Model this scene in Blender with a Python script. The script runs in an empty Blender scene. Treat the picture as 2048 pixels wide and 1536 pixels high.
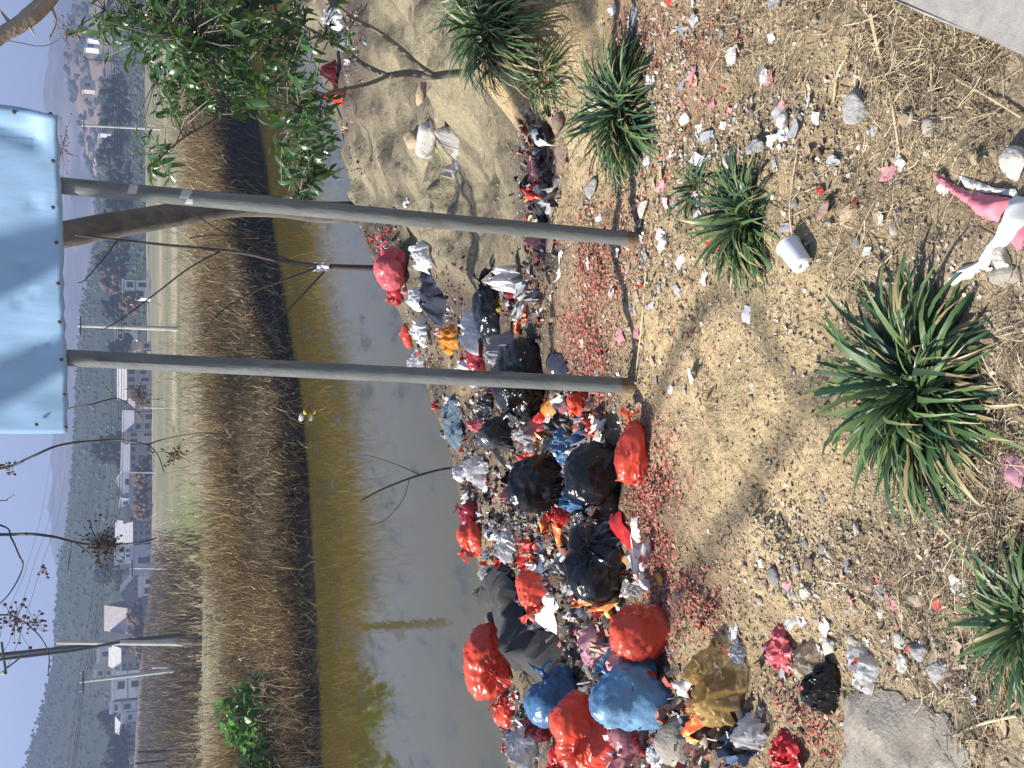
import bpy, math, random
import numpy as np
from mathutils import Vector, Matrix, Quaternion
from mathutils.geometry import delaunay_2d_cdt

random.seed(7)
rng = np.random.default_rng(7)
scene = bpy.context.scene
COL = scene.collection
R_ = math.radians

# ------------------------------------------------------------------ camera, sky, sun, exposure
FPX = 2100.0                      # focal length in pixels of the 2048-wide photograph
EYE = np.array([0.0, 0.0, 1.6])
PITCH = math.atan((1024 - 275) / FPX)
cp, sp = math.cos(PITCH), math.sin(PITCH)
FWD = np.array([0.0, cp, -sp]); RIGHT = np.array([1.0, 0.0, 0.0]); UP = np.array([0.0, sp, cp])
cam = bpy.data.cameras.new('camera')
cam.sensor_fit = 'HORIZONTAL'; cam.sensor_width = 36.0; cam.lens = 36.0 * FPX / 2048
cam.clip_start = 0.05; cam.clip_end = 6000
camo = bpy.data.objects.new('camera', cam); COL.objects.link(camo)
# the phone was held on its side: world up points to the left of the picture
m = Matrix(((-UP[0], RIGHT[0], -FWD[0], EYE[0]), (-UP[1], RIGHT[1], -FWD[1], EYE[1]),
            (-UP[2], RIGHT[2], -FWD[2], EYE[2]), (0, 0, 0, 1)))
camo.matrix_world = m
scene.camera = camo

SUN_AZ, SUN_EL = R_(-88), R_(45)
SUN_DIR = np.array([math.sin(SUN_AZ) * math.cos(SUN_EL), math.cos(SUN_AZ) * math.cos(SUN_EL), math.sin(SUN_EL)])
world = bpy.data.worlds.new('World'); scene.world = world; world.use_nodes = True
wn = world.node_tree
sky = wn.nodes.new('ShaderNodeTexSky'); sky.sky_type = 'NISHITA'; sky.sun_disc = False
sky.sun_elevation = SUN_EL; sky.sun_rotation = SUN_AZ
sky.air_density = 1.0; sky.dust_density = 1.2; sky.ozone_density = 3.0
bg = wn.nodes['Background']; bg.inputs[1].default_value = 0.075
wn.links.new(sky.outputs[0], bg.inputs[0])
sl = bpy.data.lights.new('sun', 'SUN'); sl.energy = 5.0; sl.angle = R_(0.53); sl.color = (1.0, 0.94, 0.84)
so = bpy.data.objects.new('sun', sl); COL.objects.link(so)
so.rotation_euler = Vector(-SUN_DIR).to_track_quat('-Z', 'Y').to_euler(); so.location = (-20, 12, 30)
vs = scene.view_settings
vs.view_transform = 'Standard'; vs.look = 'None'; vs.gamma = 1; vs.use_curve_mapping = False; vs.exposure = 1.2
scene.render.engine = 'CYCLES'
scene.cycles.use_denoising = True
scene.cycles.max_bounces = 8; scene.cycles.transparent_max_bounces = 16
scene.cycles.volume_bounces = 0
scene.cycles.caustics_reflective = False; scene.cycles.caustics_refractive = False

# ------------------------------------------------------------------ measuring helpers
def rays(px, py):
    px = np.asarray(px, float); py = np.asarray(py, float)
    u = 1536 - py - 768; v = px - 1024
    return FWD * FPX + RIGHT * u[..., None] - UP * v[..., None]

def at(px, py, Y):
    d = rays(px, py)
    return EYE + d * (np.asarray(Y, float) / d[..., 1])[..., None]

def on_z(px, py, z):
    d = rays(px, py)
    return EYE + d * ((z - EYE[2]) / d[..., 2])[..., None]

def project(P):
    q = P - EYE
    f = np.maximum(q @ FWD, 0.05)
    return 1024 - FPX * (q @ UP) / f, 1536 - (768 + FPX * (q @ RIGHT) / f)

# ------------------------------------------------------------------ noise
def _h(ix, iy, iz):
    n = (ix * 374761393 + iy * 668265263 + iz * 1274126177) & 0x7fffffff
    n = ((n ^ (n >> 13)) * 1103515245) & 0x7fffffff
    n = ((n ^ (n >> 15)) * 12345679) & 0x7fffffff
    return (n & 0xffff) / 65535.0

def noise(x, y, z=0.0):
    x, y, z = np.broadcast_arrays(np.asarray(x, float), np.asarray(y, float), np.asarray(z, float))
    ix, iy, iz = np.floor(x).astype(np.int64), np.floor(y).astype(np.int64), np.floor(z).astype(np.int64)
    fx, fy, fz = x - ix, y - iy, z - iz
    fx, fy, fz = [f * f * (3 - 2 * f) for f in (fx, fy, fz)]
    r = 0
    for a in (0, 1):
        for b in (0, 1):
            for c in (0, 1):
                r = r + _h(ix + a, iy + b, iz + c) * (fx if a else 1 - fx) * (fy if b else 1 - fy) * (fz if c else 1 - fz)
    return r * 2 - 1

def fbm(x, y, z=0.0, o=3):
    r, a = 0, 1.0
    for k in range(o):
        r = r + a * noise(x * 2 ** k + 17.3 * k, y * 2 ** k - 9.1 * k, np.asarray(z) * 2 ** k); a *= 0.5
    return r

def sstep(x, a, b):
    t = np.clip((x - a) / (b - a), 0, 1)
    return t * t * (3 - 2 * t)

# ------------------------------------------------------------------ scene helpers
def mesh_of(name, V, F, mat=None, cols=None, smooth=False, dom='FACE'):
    me = bpy.data.meshes.new(name)
    V = np.asarray(V, np.float32)
    if isinstance(F, np.ndarray) and F.ndim == 2:
        n, k = F.shape
        me.vertices.add(len(V)); me.vertices.foreach_set('co', V.ravel())
        me.loops.add(n * k); me.loops.foreach_set('vertex_index', F.astype(np.int32).ravel())
        me.polygons.add(n); me.polygons.foreach_set('loop_start', np.arange(0, n * k, k, dtype=np.int32))
        me.update(calc_edges=True)
    else:
        me.from_pydata([tuple(v) for v in V], [], [tuple(f) for f in F]); me.update()
    if smooth:
        me.polygons.foreach_set('use_smooth', np.ones(len(me.polygons), bool))
    if cols is not None:
        c = np.ones((len(cols), 4), np.float32); c[:, :3] = cols
        a = me.attributes.new('Col', 'FLOAT_COLOR', dom); a.data.foreach_set('color', c.ravel())
    if mat: me.materials.append(mat)
    return me

def put(name, me, parent=None, loc=None, M=None):
    o = bpy.data.objects.new(name, me); COL.objects.link(o)
    if parent: o.parent = parent
    if loc is not None: o.location = loc
    if M is not None: o.matrix_local = M
    return o

def tag(o, label=None, cat=None, group=None, kind=None):
    if label: o['label'] = label
    if cat: o['category'] = cat
    if group: o['group'] = group
    if kind: o['kind'] = kind
    return o

def empty(name, loc, label=None, cat=None, group=None):
    o = bpy.data.objects.new(name, None); COL.objects.link(o); o.location = loc; o.empty_display_size = 0.1
    return tag(o, label, cat, group)

class MB:
    def __init__(s): s.V = []; s.F = []; s.C = []
    def add(s, V, F, c=None):
        n = len(s.V); s.V.extend([tuple(map(float, v)) for v in V]); s.F.extend([tuple(i + n for i in f) for f in F])
        if c is not None: s.C.extend([c] * len(F))
    def box(s, a, b, c=None):
        x0, y0, z0 = a; x1, y1, z1 = b
        V = [(x0, y0, z0), (x1, y0, z0), (x1, y1, z0), (x0, y1, z0), (x0, y0, z1), (x1, y0, z1), (x1, y1, z1), (x0, y1, z1)]
        s.add(V, [(0, 3, 2, 1), (4, 5, 6, 7), (0, 1, 5, 4), (1, 2, 6, 5), (2, 3, 7, 6), (3, 0, 4, 7)], c)
    def tube(s, pts, rad, n=7, c=None, cap=True):
        P = [Vector(p) for p in pts]; k = len(P)
        if not hasattr(rad, '__len__'): rad = [rad] * k
        V = []; up = None
        for i in range(k):
            t = (P[min(i + 1, k - 1)] - P[max(i - 1, 0)]).normalized()
            if up is None:
                up = Vector((0, 0, 1)) if abs(t.z) < 0.9 else Vector((1, 0, 0))
            a = (up - t * up.dot(t)).normalized(); up = a; b = t.cross(a)
            for j in range(n):
                w = 2 * math.pi * j / n
                V.append(P[i] + (a * math.cos(w) + b * math.sin(w)) * rad[i])
        F = [(i * n + j, i * n + (j + 1) % n, (i + 1) * n + (j + 1) % n, (i + 1) * n + j) for i in range(k - 1) for j in range(n)]
        if cap:
            F.append(tuple(range(n - 1, -1, -1))); F.append(tuple((k - 1) * n + j for j in range(n)))
        s.add(V, F, c)
    def build(s, name, mat, parent=None, smooth=False, origin=None):
        V = np.array(s.V, float)
        if origin is not None: V = V - np.array(origin)
        me = mesh_of(name, V, s.F, mat, s.C if s.C else None, smooth)
        return put(name, me, parent, origin if parent is None else None)

def curve(pts, n=8):
    """Catmull-Rom through the points"""
    P = [np.array(p, float) for p in pts]
    P = [2 * P[0] - P[1]] + P + [2 * P[-1] - P[-2]]
    out = []
    for i in range(1, len(P) - 2):
        for k in range(n):
            t = k / n
            out.append(0.5 * ((2 * P[i]) + (P[i + 1] - P[i - 1]) * t + (2 * P[i - 1] - 5 * P[i] + 4 * P[i + 1] - P[i + 2]) * t * t
                              + (3 * P[i] - P[i - 1] - 3 * P[i + 1] + P[i + 2]) * t ** 3))
    out.append(P[-2]); return out

# ------------------------------------------------------------------ materials
MATS = {}
def mat(name, base=(0.5, 0.5, 0.5), rough=0.8, attr=False, var=0.0, vscale=8.0, bump=0.0, bscale=30.0, trans=0.0, alpha=1.0,
        spec=0.4, metal=0.0, sheen=0.0, dark=None, coat=0.0, bdetail=4.0, stretch=None, tcol=None, folds=0.0):
    if name in MATS: return MATS[name]
    M = bpy.data.materials.new(name); M.use_nodes = True; nt = M.node_tree; N = nt.nodes; L = nt.links
    b = N['Principled BSDF']; out = N['Material Output']
    b.inputs['Roughness'].default_value = rough; b.inputs['Specular IOR Level'].default_value = spec
    b.inputs['Metallic'].default_value = metal
    if coat: b.inputs['Coat Weight'].default_value = coat; b.inputs['Coat Roughness'].default_value = 0.12
    tc = N.new('ShaderNodeTexCoord'); vec = tc.outputs['Object']
    if stretch:
        mp = N.new('ShaderNodeMapping'); mp.inputs['Scale'].default_value = stretch; L.new(vec, mp.inputs[0]); vec = mp.outputs[0]
    if attr:
        a = N.new('ShaderNodeAttribute'); a.attribute_name = 'Col'; col = a.outputs['Color']
    else:
        rgb = N.new('ShaderNodeRGB'); rgb.outputs[0].default_value = (*base, 1); col = rgb.outputs[0]
    if var:
        n = N.new('ShaderNodeTexNoise'); n.inputs['Scale'].default_value = vscale; n.inputs['Detail'].default_value = 5
        n.inputs['Roughness'].default_value = 0.65
        L.new(vec, n.inputs['Vector'])
        r = N.new('ShaderNodeMapRange'); r.inputs[1].default_value = 0.3; r.inputs[2].default_value = 0.7
        r.inputs[3].default_value = 1 - var; r.inputs[4].default_value = 1 + var
        L.new(n.outputs[0], r.inputs[0])
        mx = N.new('ShaderNodeVectorMath'); mx.operation = 'SCALE'
        L.new(col, mx.inputs[0]); L.new(r.outputs[0], mx.inputs['Scale']); col = mx.outputs[0]
    if dark:                                   # dirt patches: (colour, scale, threshold)
        dc, ds, dt = dark
        n = N.new('ShaderNodeTexNoise'); n.inputs['Scale'].default_value = ds; n.inputs['Detail'].default_value = 6
        L.new(vec, n.inputs['Vector'])
        r = N.new('ShaderNodeMapRange'); r.inputs[1].default_value = dt; r.inputs[2].default_value = dt + 0.12
        L.new(n.outputs[0], r.inputs[0])
        mx = N.new('ShaderNodeMix'); mx.data_type = 'RGBA'; mx.inputs[7].default_value = (*dc, 1)
        if folds:
            r.inputs[2].default_value = dt + 0.25; r.inputs[4].default_value = 0.6
        L.new(r.outputs[0], mx.inputs[0]); L.new(col, mx.inputs[6]); col = mx.outputs[2]
    L.new(col, b.inputs['Base Color'])
    nrm = None
    if bump:
        n = N.new('ShaderNodeTexNoise'); n.inputs['Scale'].default_value = bscale; n.inputs['Detail'].default_value = bdetail
        n.inputs['Roughness'].default_value = 0.6
        L.new(vec, n.inputs['Vector'])
        bp = N.new('ShaderNodeBump'); bp.inputs['Strength'].default_value = min(1, bump); bp.inputs['Distance'].default_value = 0.02 * max(1, bump)
        L.new(n.outputs[0], bp.inputs['Height']); L.new(bp.outputs[0], b.inputs['Normal'])
    if folds:                                  # crisp folds of thin plastic film
        n = N.new('ShaderNodeTexNoise'); n.noise_type = 'RIDGED_MULTIFRACTAL'; n.inputs['Scale'].default_value = bscale * 0.45
        n.inputs['Detail'].default_value = 3; n.inputs['Roughness'].default_value = 0.55; n.inputs['Distortion'].default_value = 0.6
        L.new(vec, n.inputs['Vector'])
        b2 = N.new('ShaderNodeBump'); b2.inputs['Strength'].default_value = 0.8; b2.inputs['Distance'].default_value = folds
        L.new(n.outputs[0], b2.inputs['Height'])
        if bump: L.new(bp.outputs[0], b2.inputs['Normal'])
        L.new(b2.outputs[0], b.inputs['Normal'])
    sh = b.outputs[0]
    if trans:
        t = N.new('ShaderNodeBsdfTranslucent'); L.new(col, t.inputs[0])
        if tcol: 
            L.remove(t.inputs[0].links[0]); t.inputs[0].default_value = (*tcol, 1)
        mx = N.new('ShaderNodeMixShader'); mx.inputs[0].default_value = trans
        L.new(sh, mx.inputs[1]); L.new(t.outputs[0], mx.inputs[2]); sh = mx.outputs[0]
    if alpha < 1:
        t = N.new('ShaderNodeBsdfTransparent')
        mx = N.new('ShaderNodeMixShader'); mx.inputs[0].default_value = alpha
        L.new(t.outputs[0], mx.inputs[1]); L.new(sh, mx.inputs[2]); sh = mx.outputs[0]
    L.new(sh, out.inputs[0])
    MATS[name] = M
    return M

# ground: soil colour per vertex, broken up by grains, specks and small stones
def soil_material():
    M = bpy.data.materials.new('soil'); M.use_nodes = True; nt = M.node_tree; N = nt.nodes; L = nt.links
    b = N['Principled BSDF']; b.inputs['Roughness'].default_value = 0.95; b.inputs['Specular IOR Level'].default_value = 0.15
    tc = N.new('ShaderNodeTexCoord'); v = tc.outputs['Object']
    a = N.new('ShaderNodeAttribute'); a.attribute_name = 'Col'
    def ns(s, d=5, r=0.6):
        n = N.new('ShaderNodeTexNoise'); n.inputs['Scale'].default_value = s; n.inputs['Detail'].default_value = d
        n.inputs['Roughness'].default_value = r; L.new(v, n.inputs['Vector']); return n.outputs[0]
    def mr(x, a0, a1, b0, b1):
        r = N.new('ShaderNodeMapRange'); r.inputs[1].default_value = a0; r.inputs[2].default_value = a1
        r.inputs[3].default_value = b0; r.inputs[4].default_value = b1; L.new(x, r.inputs[0]); return r.outputs[0]
    def mul(x, y):
        m_ = N.new('ShaderNodeMath'); m_.operation = 'MULTIPLY'; L.new(x, m_.inputs[0]); L.new(y, m_.inputs[1]); return m_.outputs[0]
    f = mul(mr(ns(2.2), 0.3, 0.7, 0.78, 1.2), mr(ns(28, 6, 0.75), 0.3, 0.7, 0.6, 1.35))
    f = mul(f, mr(ns(150, 3, 0.7), 0.3, 0.7, 0.65, 1.3))
    sc = N.new('ShaderNodeVectorMath'); sc.operation = 'SCALE'; L.new(a.outputs['Color'], sc.inputs[0]); L.new(f, sc.inputs['Scale'])
    # pale grit
    vo = N.new('ShaderNodeTexVoronoi'); vo.inputs['Scale'].default_value = 95; L.new(v, vo.inputs['Vector'])
    sp_ = mul(mr(vo.outputs['Distance'], 0.18, 0.30, 1, 0), mr(ns(6, 4), 0.46, 0.6, 0, 1))
    mx = N.new('ShaderNodeMix'); mx.data_type = 'RGBA'; mx.inputs[7].default_value = (0.55, 0.47, 0.36, 1)
    L.new(mul(sp_, mr(ns(41, 2), 0.45, 0.55, 0, 0.8)), mx.inputs[0]); L.new(sc.outputs[0], mx.inputs[6])
    L.new(mx.outputs[2], b.inputs['Base Color'])
    h = N.new('ShaderNodeMath'); h.operation = 'ADD'; L.new(ns(45, 6, 0.7), h.inputs[0]); L.new(mul(sp_, mr(ns(3), 0, 1, 0.1, 0.3)), h.inputs[1])
    bp = N.new('ShaderNodeBump'); bp.inputs['Strength'].default_value = 1.0; bp.inputs['Distance'].default_value = 0.016
    L.new(h.outputs[0], bp.inputs['Height'])
    bp2 = N.new('ShaderNodeBump'); bp2.inputs['Strength'].default_value = 0.8; bp2.inputs['Distance'].default_value = 0.05
    L.new(ns(11, 5, 0.6), bp2.inputs['Height']); L.new(bp.outputs[0], bp2.inputs['Normal'])
    L.new(bp2.outputs[0], b.inputs['Normal'])
    return M
SOIL = soil_material()
LITTER = mat('litter', attr=True, rough=0.75, var=0.15, vscale=60)
PLANTCOL = mat('dry plants', attr=True, rough=0.85, trans=0.12, spec=0.1)
BARK = mat('bark', (0.10, 0.085, 0.07), 0.9, var=0.5, vscale=14, bump=0.9, bscale=40, dark=((0.22, 0.19, 0.15), 5, 0.55))

# ------------------------------------------------------------------ the near bank
WATER_Z = -2.2
_s = np.array([(1060, 1800), (1012, 1500), (985, 1350), (950, 1100), (920, 1000), (900, 900), (862, 800), (830, 700), (790, 600),
               (742, 500), (712, 400), (695, 300), (655, 200), (625, 100), (595, 0), (565, -150), (540, -320)])
SH = on_z(_s[:, 0], _s[:, 1], WATER_Z)
_f = np.array([(655, 1900), (640, 1500), (630, 1200), (618, 1000), (600, 800), (562, 600), (525, 350), (492, 100), (478, -100), (468, -300)])
FB = on_z(_f[:, 0], _f[:, 1], WATER_Z)
def shore_y(x): return np.interp(x, SH[:, 0], SH[:, 1])
def far_y(x): return np.interp(x, FB[:, 0], FB[:, 1])

def base_z(x, y):
    ys = shore_y(x); yc = 3.0
    s = (y - yc) / (ys - yc)
    z = np.interp(s, [-1, 0, 0.1, 0.2, 0.33, 0.51, 1.0, 1.3, 2], [0.02, -0.05, -0.2, -0.5, -0.85, -1.25, -2.2, -3.0, -3.4])
    return z, s
def hit_base(px, py):
    d = rays(px, py); n = len(d); t = np.full(n, 0.5); 
    tt = np.linspace(0.8, 30, 1500); res = np.zeros((n, 3))
    for i in range(n):
        p = EYE + d[i] / d[i][1] * tt[:, None]
        z, _ = base_z(p[:, 0], p[:, 1]); k = np.argmax(p[:, 2] < z); res[i] = p[k]
    return res
def poly_dist(x, y, P):
    """distance to a polyline, and which side"""
    best = np.full(x.shape, 1e9); side = np.zeros(x.shape)
    for a, b in zip(P[:-1], P[1:]):
        ax, ay = a[:2]; dx, dy = b[0] - ax, b[1] - ay; L2 = dx * dx + dy * dy
        t = np.clip(((x - ax) * dx + (y - ay) * dy) / L2, 0, 1)
        d = np.hypot(x - ax - t * dx, y - ay - t * dy)
        c = (dx * (y - ay) - dy * (x - ax))
        side = np.where(d < best, np.sign(c), side); best = np.minimum(d, best)
    return best, side
GULLY = hit_base([1066, 1064, 1072, 1080, 1090], [200, 280, 380, 480, 580])
CRACK = hit_base([1370, 1440, 1500, 1570], [610, 800, 930, 1060])
MOUND = hit_base([1120], [20])[0]
RA, RB = hit_base([700, 1000], [230, 480]); RD = (RB - RA)[:2]; RD /= np.linalg.norm(RD)

def ground_raw(x, y):
    z, s = base_z(x, y)
    near = 1 - sstep(s, 0.85, 1.05)
    z = z + near * (0.075 * fbm(x * 1.3, y * 1.3, 1.7, 3) + 0.016 * fbm(x * 7, y * 7, 3.1, 3) + 0.006 * noise(x * 34, y * 34, 5.0))
    # erosion ridges down the bare slope on the right
    wr = sstep(x, 0.5, 1.6) * sstep(s, 0.16, 0.28) * (1 - sstep(s, 0.9, 1.0))
    a = x * RD[0] + y * RD[1]; c = x * RD[1] - y * RD[0]
    z = z + wr * (0.26 * (1 - np.abs(noise(a * 0.25, c * 0.9 + 0.35 * noise(a * 0.8, c * 0.8, 2), 4.4)) * 2) + 0.08 * noise(a * 1.0, c * 3.2, 8.1) + 0.035 * fbm(a * 5, c * 9, 1.1, 2))
    # heap under the rubbish, lumpy
    wh = sstep(-x, -0.6, 0.4) * sstep(s, 0.12, 0.25) * (1 - sstep(s, 0.85, 1.0))
    z = z + wh * 0.10 * fbm(x * 2.4, y * 2.4, 9.7, 2)
    z = z + 0.11 * sstep(x, 0.05, 0.55) * np.exp(-((y - 3.85) / 0.55) ** 2) * np.exp(-(np.maximum(x - 0.9, 0) / 0.6) ** 2)
    d, side = poly_dist(x, y, GULLY)
    z = z - 0.16 * np.exp(-(d / 0.28) ** 2)
    d, side = poly_dist(x, y, CRACK)
    z = z - 0.03 * np.exp(-(d / 0.03) ** 2)
    mx, my = x - MOUND[0], y - MOUND[1]
    z = z + (0.44 + 0.05 * noise(x * 3, y * 3, 2)) * np.exp(-((mx / 0.50) ** 4 + (my / 0.46) ** 4))
    return z

XS = np.concatenate([np.arange(-30, -6, 1.0), np.arange(-6, -2.2, 0.12), np.arange(-2.2, 2.6, 0.025), np.arange(2.6, 9, 0.08), np.arange(9, 30.1, 0.5)])
YS = np.concatenate([np.arange(-30, 0.2, 1.0), np.arange(0.2, 6.5, 0.025), np.arange(6.5, 14, 0.06), np.arange(14, 27.1, 0.15)])
GX, GY = np.meshgrid(XS, YS)
GZ = ground_raw(GX, GY)
def ground(x, y):
    x = np.clip(np.asarray(x, float), XS[0], XS[-1] - 1e-4); y = np.clip(np.asarray(y, float), YS[0], YS[-1] - 1e-4)
    i = np.clip(np.searchsorted(XS, x, side='right') - 1, 0, len(XS) - 2); j = np.clip(np.searchsorted(YS, y, side='right') - 1, 0, len(YS) - 2)
    fx = (x - XS[i]) / (XS[i + 1] - XS[i]); fy = (y - YS[j]) / (YS[j + 1] - YS[j])
    return (GZ[j, i] * (1 - fx) * (1 - fy) + GZ[j, i + 1] * fx * (1 - fy) + GZ[j + 1, i] * (1 - fx) * fy + GZ[j + 1, i + 1] * fx * fy)
TT = np.concatenate([np.arange(0.7, 6, 0.02), np.arange(6, 27, 0.06)])
def hit(px, py, off=0.0):
    """where the line of sight through a photo pixel meets the ground (raised by off)"""
    px = np.atleast_1d(np.asarray(px, float)); py = np.atleast_1d(np.asarray(py, float))
    d = rays(px, py); d = d / d[:, 1:2]; out = np.zeros((len(d), 3))
    for k in range(0, len(d), 2000):
        dd = d[k:k + 2000]
        P = EYE + dd[:, None, :] * TT[None, :, None]
        below = P[:, :, 2] <= np.maximum(ground(P[:, :, 0], P[:, :, 1]), WATER_Z) + off
        i = np.argmax(below, axis=1); i = np.where(below.any(axis=1), i, len(TT) - 1)
        t1_ = TT[i]; t0_ = TT[np.maximum(i - 1, 0)]
        for _ in range(7):                       # refine between the last two steps
            tm = (t0_ + t1_) / 2; q = EYE + dd * tm[:, None]
            b_ = q[:, 2] <= np.maximum(ground(q[:, 0], q[:, 1]), WATER_Z) + off
            t1_ = np.where(b_, tm, t1_); t0_ = np.where(b_, t0_, tm)
        out[k:k + 2000] = EYE + dd * t1_[:, None]
    return out
def hit1(px, py, off=0.0): return hit([px], [py], off)[0]

# soil colours, measured where each kind of earth lies
GV = np.stack([GX.ravel(), GY.ravel(), GZ.ravel()], 1)
gpx, gpy = project(GV)
behind = GV[:, 1] < 0.4
def blobs(lst, px, py):
    w = np.zeros(px.shape)
    for x, y, rx, ry in lst: w = np.maximum(w, np.exp(-(((px - x) / rx) ** 2 + ((py - y) / ry) ** 2)))
    return w
wob = fbm(GV[:, 0] * 2.2, GV[:, 1] * 2.2, 3.3, 3) * 0.35
C = np.tile(np.array([0.375, 0.29, 0.175]), (len(GV), 1))
def paint(c, w):
    global C
    w = np.clip(w, 0, 1)[:, None]; C = C * (1 - w) + np.array(c) * w
_sv = base_z(GV[:, 0], GV[:, 1])[1]
paint((0.27, 0.235, 0.155), sstep(GV[:, 0], 0.2, 1.2) * sstep(_sv, 0.1, 0.2))                       # olive slope
paint((0.50, 0.385, 0.22), 1.4 * blobs([(1500, 900, 170, 260), (1400, 720, 150, 160), (1560, 760, 130, 200), (1130, 60, 110, 110), (1240, 330, 110, 90), (1330, 700, 60, 60), (1190, 560, 60, 60), (1880, 330, 130, 180)], gpx, gpy) * (1 + wob))
paint((0.25, 0.155, 0.105), 0.9 * blobs([(1180, 640, 80, 160), (1330, 1010, 80, 160), (1430, 1150, 60, 90), (1280, 60, 70, 120), (1380, 120, 90, 130)], gpx, gpy) * (0.8 + wob))
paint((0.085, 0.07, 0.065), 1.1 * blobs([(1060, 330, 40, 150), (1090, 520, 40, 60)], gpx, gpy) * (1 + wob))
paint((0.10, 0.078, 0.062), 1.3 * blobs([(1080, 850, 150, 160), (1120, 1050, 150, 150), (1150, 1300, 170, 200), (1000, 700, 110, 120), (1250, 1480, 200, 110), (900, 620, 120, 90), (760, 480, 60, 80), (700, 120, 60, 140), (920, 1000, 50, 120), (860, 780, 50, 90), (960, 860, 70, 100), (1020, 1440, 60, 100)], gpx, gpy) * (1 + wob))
paint((0.285, 0.235, 0.17), np.where(behind, 1, sstep(gpx, 1650, 1850)) * (0.75 + wob))
paint((0.13, 0.11, 0.08), (sstep(GV[:, 0], 0.5, 1.4) * sstep(_sv, 0.16, 0.28)) * sstep(fbm(GV[:, 0] * 0.9 + GV[:, 1] * 0.7, GV[:, 1] * 2.0 - GV[:, 0] * 1.2, 2.7, 4), 0.05, 0.5) * 0.8)
paint((0.48, 0.36, 0.20), 1.2 * np.exp(-(((GV[:, 0] - MOUND[0]) / 0.5) ** 4 + ((GV[:, 1] - MOUND[1]) / 0.5) ** 4)))
paint((0.15, 0.12, 0.075), sstep(_sv, 0.9, 0.98))
nx = len(XS)
jj, ii = np.meshgrid(np.arange(len(YS) - 1), np.arange(nx - 1), indexing='ij')
GF = np.stack([jj * nx + ii, jj * nx + ii + 1, (jj + 1) * nx + ii + 1, (jj + 1) * nx + ii], -1).reshape(-1, 4)
tag(put('ground', mesh_of('ground', GV, GF, SOIL, C, True, 'POINT')), kind='structure')

# concrete road edge at the corner
def plate(name, pts, top, thick, M, kind=None):
    mb = MB(); n = len(pts)
    V = [(p[0], p[1], top(p)) for p in pts] + [(p[0], p[1], top(p) - thick) for p in pts]
    F = [tuple(range(n)), tuple(range(2 * n - 1, n - 1, -1))] + [((i + 1) % n, i, n + i, n + (i + 1) % n) for i in range(n)]
    mb.add(V, F); return mb.build(name, M)
CONC = mat('concrete', (0.27, 0.255, 0.235), 0.95, var=0.2, vscale=30, bump=0.22, bscale=260, dark=((0.22, 0.20, 0.18), 14, 0.6))
e1, e2 = hit1(1806, -4)[:2], hit1(2048, 100)[:2]
ed = (e2 - e1) / np.linalg.norm(e2 - e1); en = np.array([ed[1], -ed[0]]); en = en if en[0] > 0 else -en
ra, rb = e1 - ed * 8, e2 + ed * 8
edge_pts = [ra + (rb - ra) * t + en * 0.012 * float(noise(t * 130, 0.3)) for t in np.linspace(0, 1, 160)]
pts = edge_pts + [rb + en * 5, ra + en * 5]
a2 = sum((pts[i][0] * pts[(i + 1) % len(pts)][1] - pts[(i + 1) % len(pts)][0] * pts[i][1]) for i in range(len(pts)))
if a2 < 0: pts = pts[::-1]
tag(plate('road', pts, lambda p: float(ground(p[0], p[1])) * 0.3 + 0.03, 0.4, CONC), kind='structure')

# ------------------------------------------------------------------ river, far bank, plain, hills
def water_material():
    M = bpy.data.materials.new('river water'); M.use_nodes = True; nt = M.node_tree; N = nt.nodes; L = nt.links
    b = N['Principled BSDF']; b.inputs['Roughness'].default_value = 0.03; b.inputs['IOR'].default_value = 1.33
    b.inputs['Specular IOR Level'].default_value = 0.75
    tc = N.new('ShaderNodeTexCoord'); mp = N.new('ShaderNodeMapping'); L.new(tc.outputs['Object'], mp.inputs[0])
    mp.inputs['Scale'].default_value = (2.2, 0.8, 1)
    n = N.new('ShaderNodeTexNoise'); n.inputs['Scale'].default_value = 2.6; n.inputs['Detail'].default_value = 5; L.new(mp.outputs[0], n.inputs['Vector'])
    bp = N.new('ShaderNodeBump'); bp.inputs['Strength'].default_value = 0.2; bp.inputs['Distance'].default_value = 0.008
    L.new(n.outputs[0], bp.inputs['Height']); L.new(bp.outputs[0], b.inputs['Normal'])
    n2 = N.new('ShaderNodeTexNoise'); n2.inputs['Scale'].default_value = 1.1; n2.inputs['Detail'].default_value = 7; n2.inputs['Roughness'].default_value = 0.7
    mp2 = N.new('ShaderNodeMapping'); mp2.inputs['Scale'].default_value = (1.6, 0.5, 1); L.new(tc.outputs['Object'], mp2.inputs[0]); L.new(mp2.outputs[0], n2.inputs['Vector'])
    r = N.new('ShaderNodeMapRange'); r.inputs[1].default_value = 0.52; r.inputs[2].default_value = 0.62; L.new(n2.outputs[0], r.inputs[0])
    mx = N.new('ShaderNodeMix'); mx.data_type = 'RGBA'; mx.inputs[6].default_value = (0.066, 0.052, 0.011, 1); mx.inputs[7].default_value = (0.045, 0.040, 0.016, 1)
    L.new(r.outputs[0], mx.inputs[0]); L.new(mx.outputs[2], b.inputs['Base Color'])
    r2 = N.new('ShaderNodeMapRange'); r2.inputs[1].default_value = 0.55; r2.inputs[2].default_value = 0.66; r2.inputs[3].default_value = 0.03; r2.inputs[4].default_value = 0.3
    L.new(n2.outputs[0], r2.inputs[0]); L.new(r2.outputs[0], b.inputs['Roughness'])
    return M
wm = MB(); wm.add([(-160, 4, WATER_Z), (160, 4, WATER_Z), (160, 110, WATER_Z), (-160, 110, WATER_Z)], [(0, 1, 2, 3)])
tag(wm.build('river', water_material()), kind='structure')

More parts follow.
